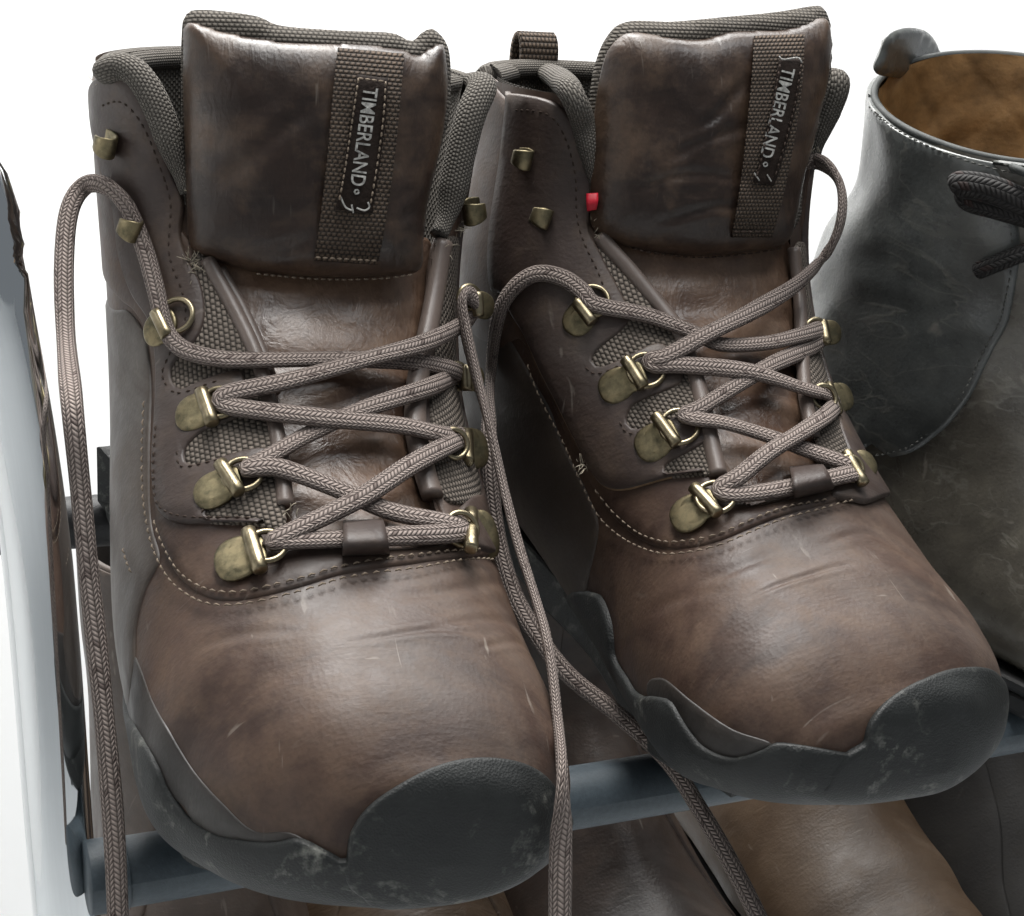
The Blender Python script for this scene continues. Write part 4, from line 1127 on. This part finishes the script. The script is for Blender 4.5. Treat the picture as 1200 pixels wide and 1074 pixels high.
def slab_px(name, pose, px, p0, n, thick, mat, parent, bend=0.0):
    """a thick tab whose outline is noted in the picture, standing in the plane through p0"""
    n = unit(n); ex = unit(np.cross((0, 0, 1.0), n)); ez = np.cross(n, ex)
    q = np.array([[(pose.on_plane(*p, p0, n) - p0) @ ex, (pose.on_plane(*p, p0, n) - p0) @ ez] for p in px])
    q = ccw(spline(q, 60, True)); V, F = fill(q, 2.5); k = len(V)
    d = np.clip(seg_dist(q, V) / 2.0, 0, 1); h = thick * .5 * np.sqrt(1 - (1 - d) ** 2)
    b = bend * V[:, 1] ** 2
    A_ = p0 + V[:, :1] * ex + V[:, 1:] * ez + (h + b)[:, None] * n; B_ = p0 + V[:, :1] * ex + V[:, 1:] * ez + (b - h - .2)[:, None] * n
    f = list(F) + [tuple(i + k for i in t[::-1]) for t in F] + [(i, (i + 1) % 60, k + (i + 1) % 60, k + i) for i in range(60)]
    return mesh_obj(name, np.vstack([A_, B_]), f, mat, parent, np.vstack([V, V]))


slab_px('pull_tab', POSE_C, [(1030, 88), (1031, 60), (1036, 40), (1056, 32), (1080, 37), (1096, 52), (1103, 72), (1100, 90)], LC.S(LC.n - 1.0, math.pi)[0] + np.array([4, 1.5, 0]), np.array([.35, 1, 0]), 3.2, M['c_leather'], rC, .012)
for path, a, b in (([(1118, 222, 6.5), (1128, 217, 7), (1160, 222, 7), (1195, 236, 6), (1225, 250, 4)], 4.6, 3.4), ([(1143, 319, 4), (1160, 312, 5), (1190, 300, 5.5), (1230, 285, 5)], 3.0, 2.6), ([(1128, 222, 4), (1135, 236, 4.5), (1170, 246, 4.5), (1225, 262, 4)], 3.4, 2.6)):
    C, N = map(np.array, zip(*[LC.over(*p) for p in path])); C2 = spline(C, 50)
    sc = np.r_[.55, .82, .95, np.ones(47)]
    v, f, uv = sweep(C2, N.mean(0), a, b, 14, scale=sc); mesh_obj('shoelace', v, f, M['c_lace'], rC, uv)
C, N = map(np.array, zip(*[LC.over(*p) for p in [(1149, 179, 2), (1165, 186, 3.5), (1190, 198, 4), (1225, 212, 3)]]))
v, f, uv = sweep(spline(C, 30), N.mean(0), 2.0, 1.4, 10); mesh_obj('lace_tip', v, f, M['c_binding'], rC, uv)
slab('welt', LC, M['welt'], rC, np.linspace(.6, 8.6, 40), 2.0, 4.0, ([0, 200, 285], [13, 13, 20]), ([0, 200, 285], [8, 8, 15]))
slab('outsole', LC, M['welt'], rC, np.linspace(.6, 8.6, 40), 2.0, 2.8, ([0, 200, 285], [7.6, 7.6, 14.6]), ([0, 200, 285], [0, 0, 8]))

# ------------------------------------------------------------------ lower shelf
ROWS_D = [tuple(r) for r in ROWS_C]


def pose_at(px, py, loc, yaw, zs):
    p = Pose(0, 0, yaw, zs); off = p.shelf(np.array([loc], float))[0]
    w = shelf_pt(px, py, z=off[2]); return Pose(w[0] - off[0], w[1] - off[1], yaw, zs)


LOW = -190.0
M['tan'] = leather('tan_leather', (.052, .031, .017), (.070, .043, .024), (.09, .057, .032), crease=.12, dust=.05)
M['tan_grain'] = leather('grained_tan_leather', (.055, .034, .019), (.080, .050, .029), (.11, .07, .04), crease=.4, dust=.05)
M['dark_brown'] = leather('dark_brown_leather', (.022, .015, .012), (.036, .024, .019), (.06, .038, .027), rough=(.34, .46), crease=.08)
M['matte_dark'] = leather('matte_dark_leather', (.007, .006, .0055), (.010, .009, .008), (.014, .012, .010), rough=(.6, .75), spec=.25, crease=.08, dust=.04, scratch=.05)
M['dull_brown'] = leather('dull_brown_leather', (.050, .036, .028), (.070, .050, .040), (.09, .065, .05), crease=.12)
M['inside'] = plain('dark_lining', (.03, .025, .022), .8, .2, 90)
for mat, x, y, loc, yaw, label in (
        ('tan', 1022, 915, (0, 200, 85), -.02, 'smooth tan boot on the lower shelf, below the toe of the red tagged hiking boot'),
        ('dark_brown', 757, 985, (0, 200, 85), 0, 'shiny dark brown boot on the lower shelf, seen between the two hiking boots'),
        ('tan_grain', 500, 1030, (0, 200, 85), -.1, 'grained tan boot on the lower shelf, below the hiking boot beside the chrome upright'),
        ('dull_brown', 97, 670, (-42, 100, 188), -.12, 'dull brown boot on the lower shelf, behind the lace hanging by the chrome upright'),
        ('matte_dark', 1270, 960, (0, 200, 85), .1, 'dark boot on the lower shelf, cut off by the lower right corner of the photo')):
    ps = pose_at(x, y, loc, yaw, LOW); Lx = Loft(ROWS_D, ps, seed=x * .01)
    rx = root('boot', ps, label, 'boot', 'boots on the lower shelf'); cut_body('upper', Lx, M[mat], rx, 0, Lx.n - 1, None, 100, 110)
    if mat == 'tan': qs = False
    else: qs = True
    if qs: panel('quarter', Lx, [UV(5.4, -1.1), UV(6.2, -.75), UV(7.4, -.5), UV(9, -.4), UV(11.9, -.45), UV(11.9, -3.0), UV(9, -3.0), UV(7.4, -2.2), UV(6.0, -1.9)], M[mat], rx, t=1.2, step=4)
    if qs: panel('quarter', Lx, [UV(5.4, 1.1), UV(6.2, .75), UV(7.4, .5), UV(9, .4), UV(11.9, .45), UV(11.9, 3.0), UV(9, 3.0), UV(7.4, 2.2), UV(6.0, 1.9)], M[mat], rx, t=1.2, step=4)
    body_part('lining', Lx, M['inside'], rx, 7.6, Lx.n - 1, -math.pi, math.pi, -2.4, 40, 80)
    C = Lx.off(np.stack([np.full(140, Lx.n - 1.0), th], -1), np.full(140, -1.2))
    v, f, uv = sweep(C, np.array([0, 0, 1.0]), 1.7, 1.5, 8, closed=True); mesh_obj('collar_binding', v, f, M[mat], rx, uv)
    slab('outsole', Lx, M['welt'], rx, np.linspace(.6, 8.6, 40), 2.0, 3.5, ([0, 200, 285], [13, 13, 20]), ([0, 200, 285], [0, 0, 8]))
rbar('bar', [(left_end[0] - 14, -8, LOW - 9.5), (700, -8, LOW - 9.5)], BAR_R, M['bar'])
rbar('bar', [(left_end[0] - 14, REAR_Y, LOW - 9.5), (700, REAR_Y, LOW - 9.5)], BAR_R, M['bar'])
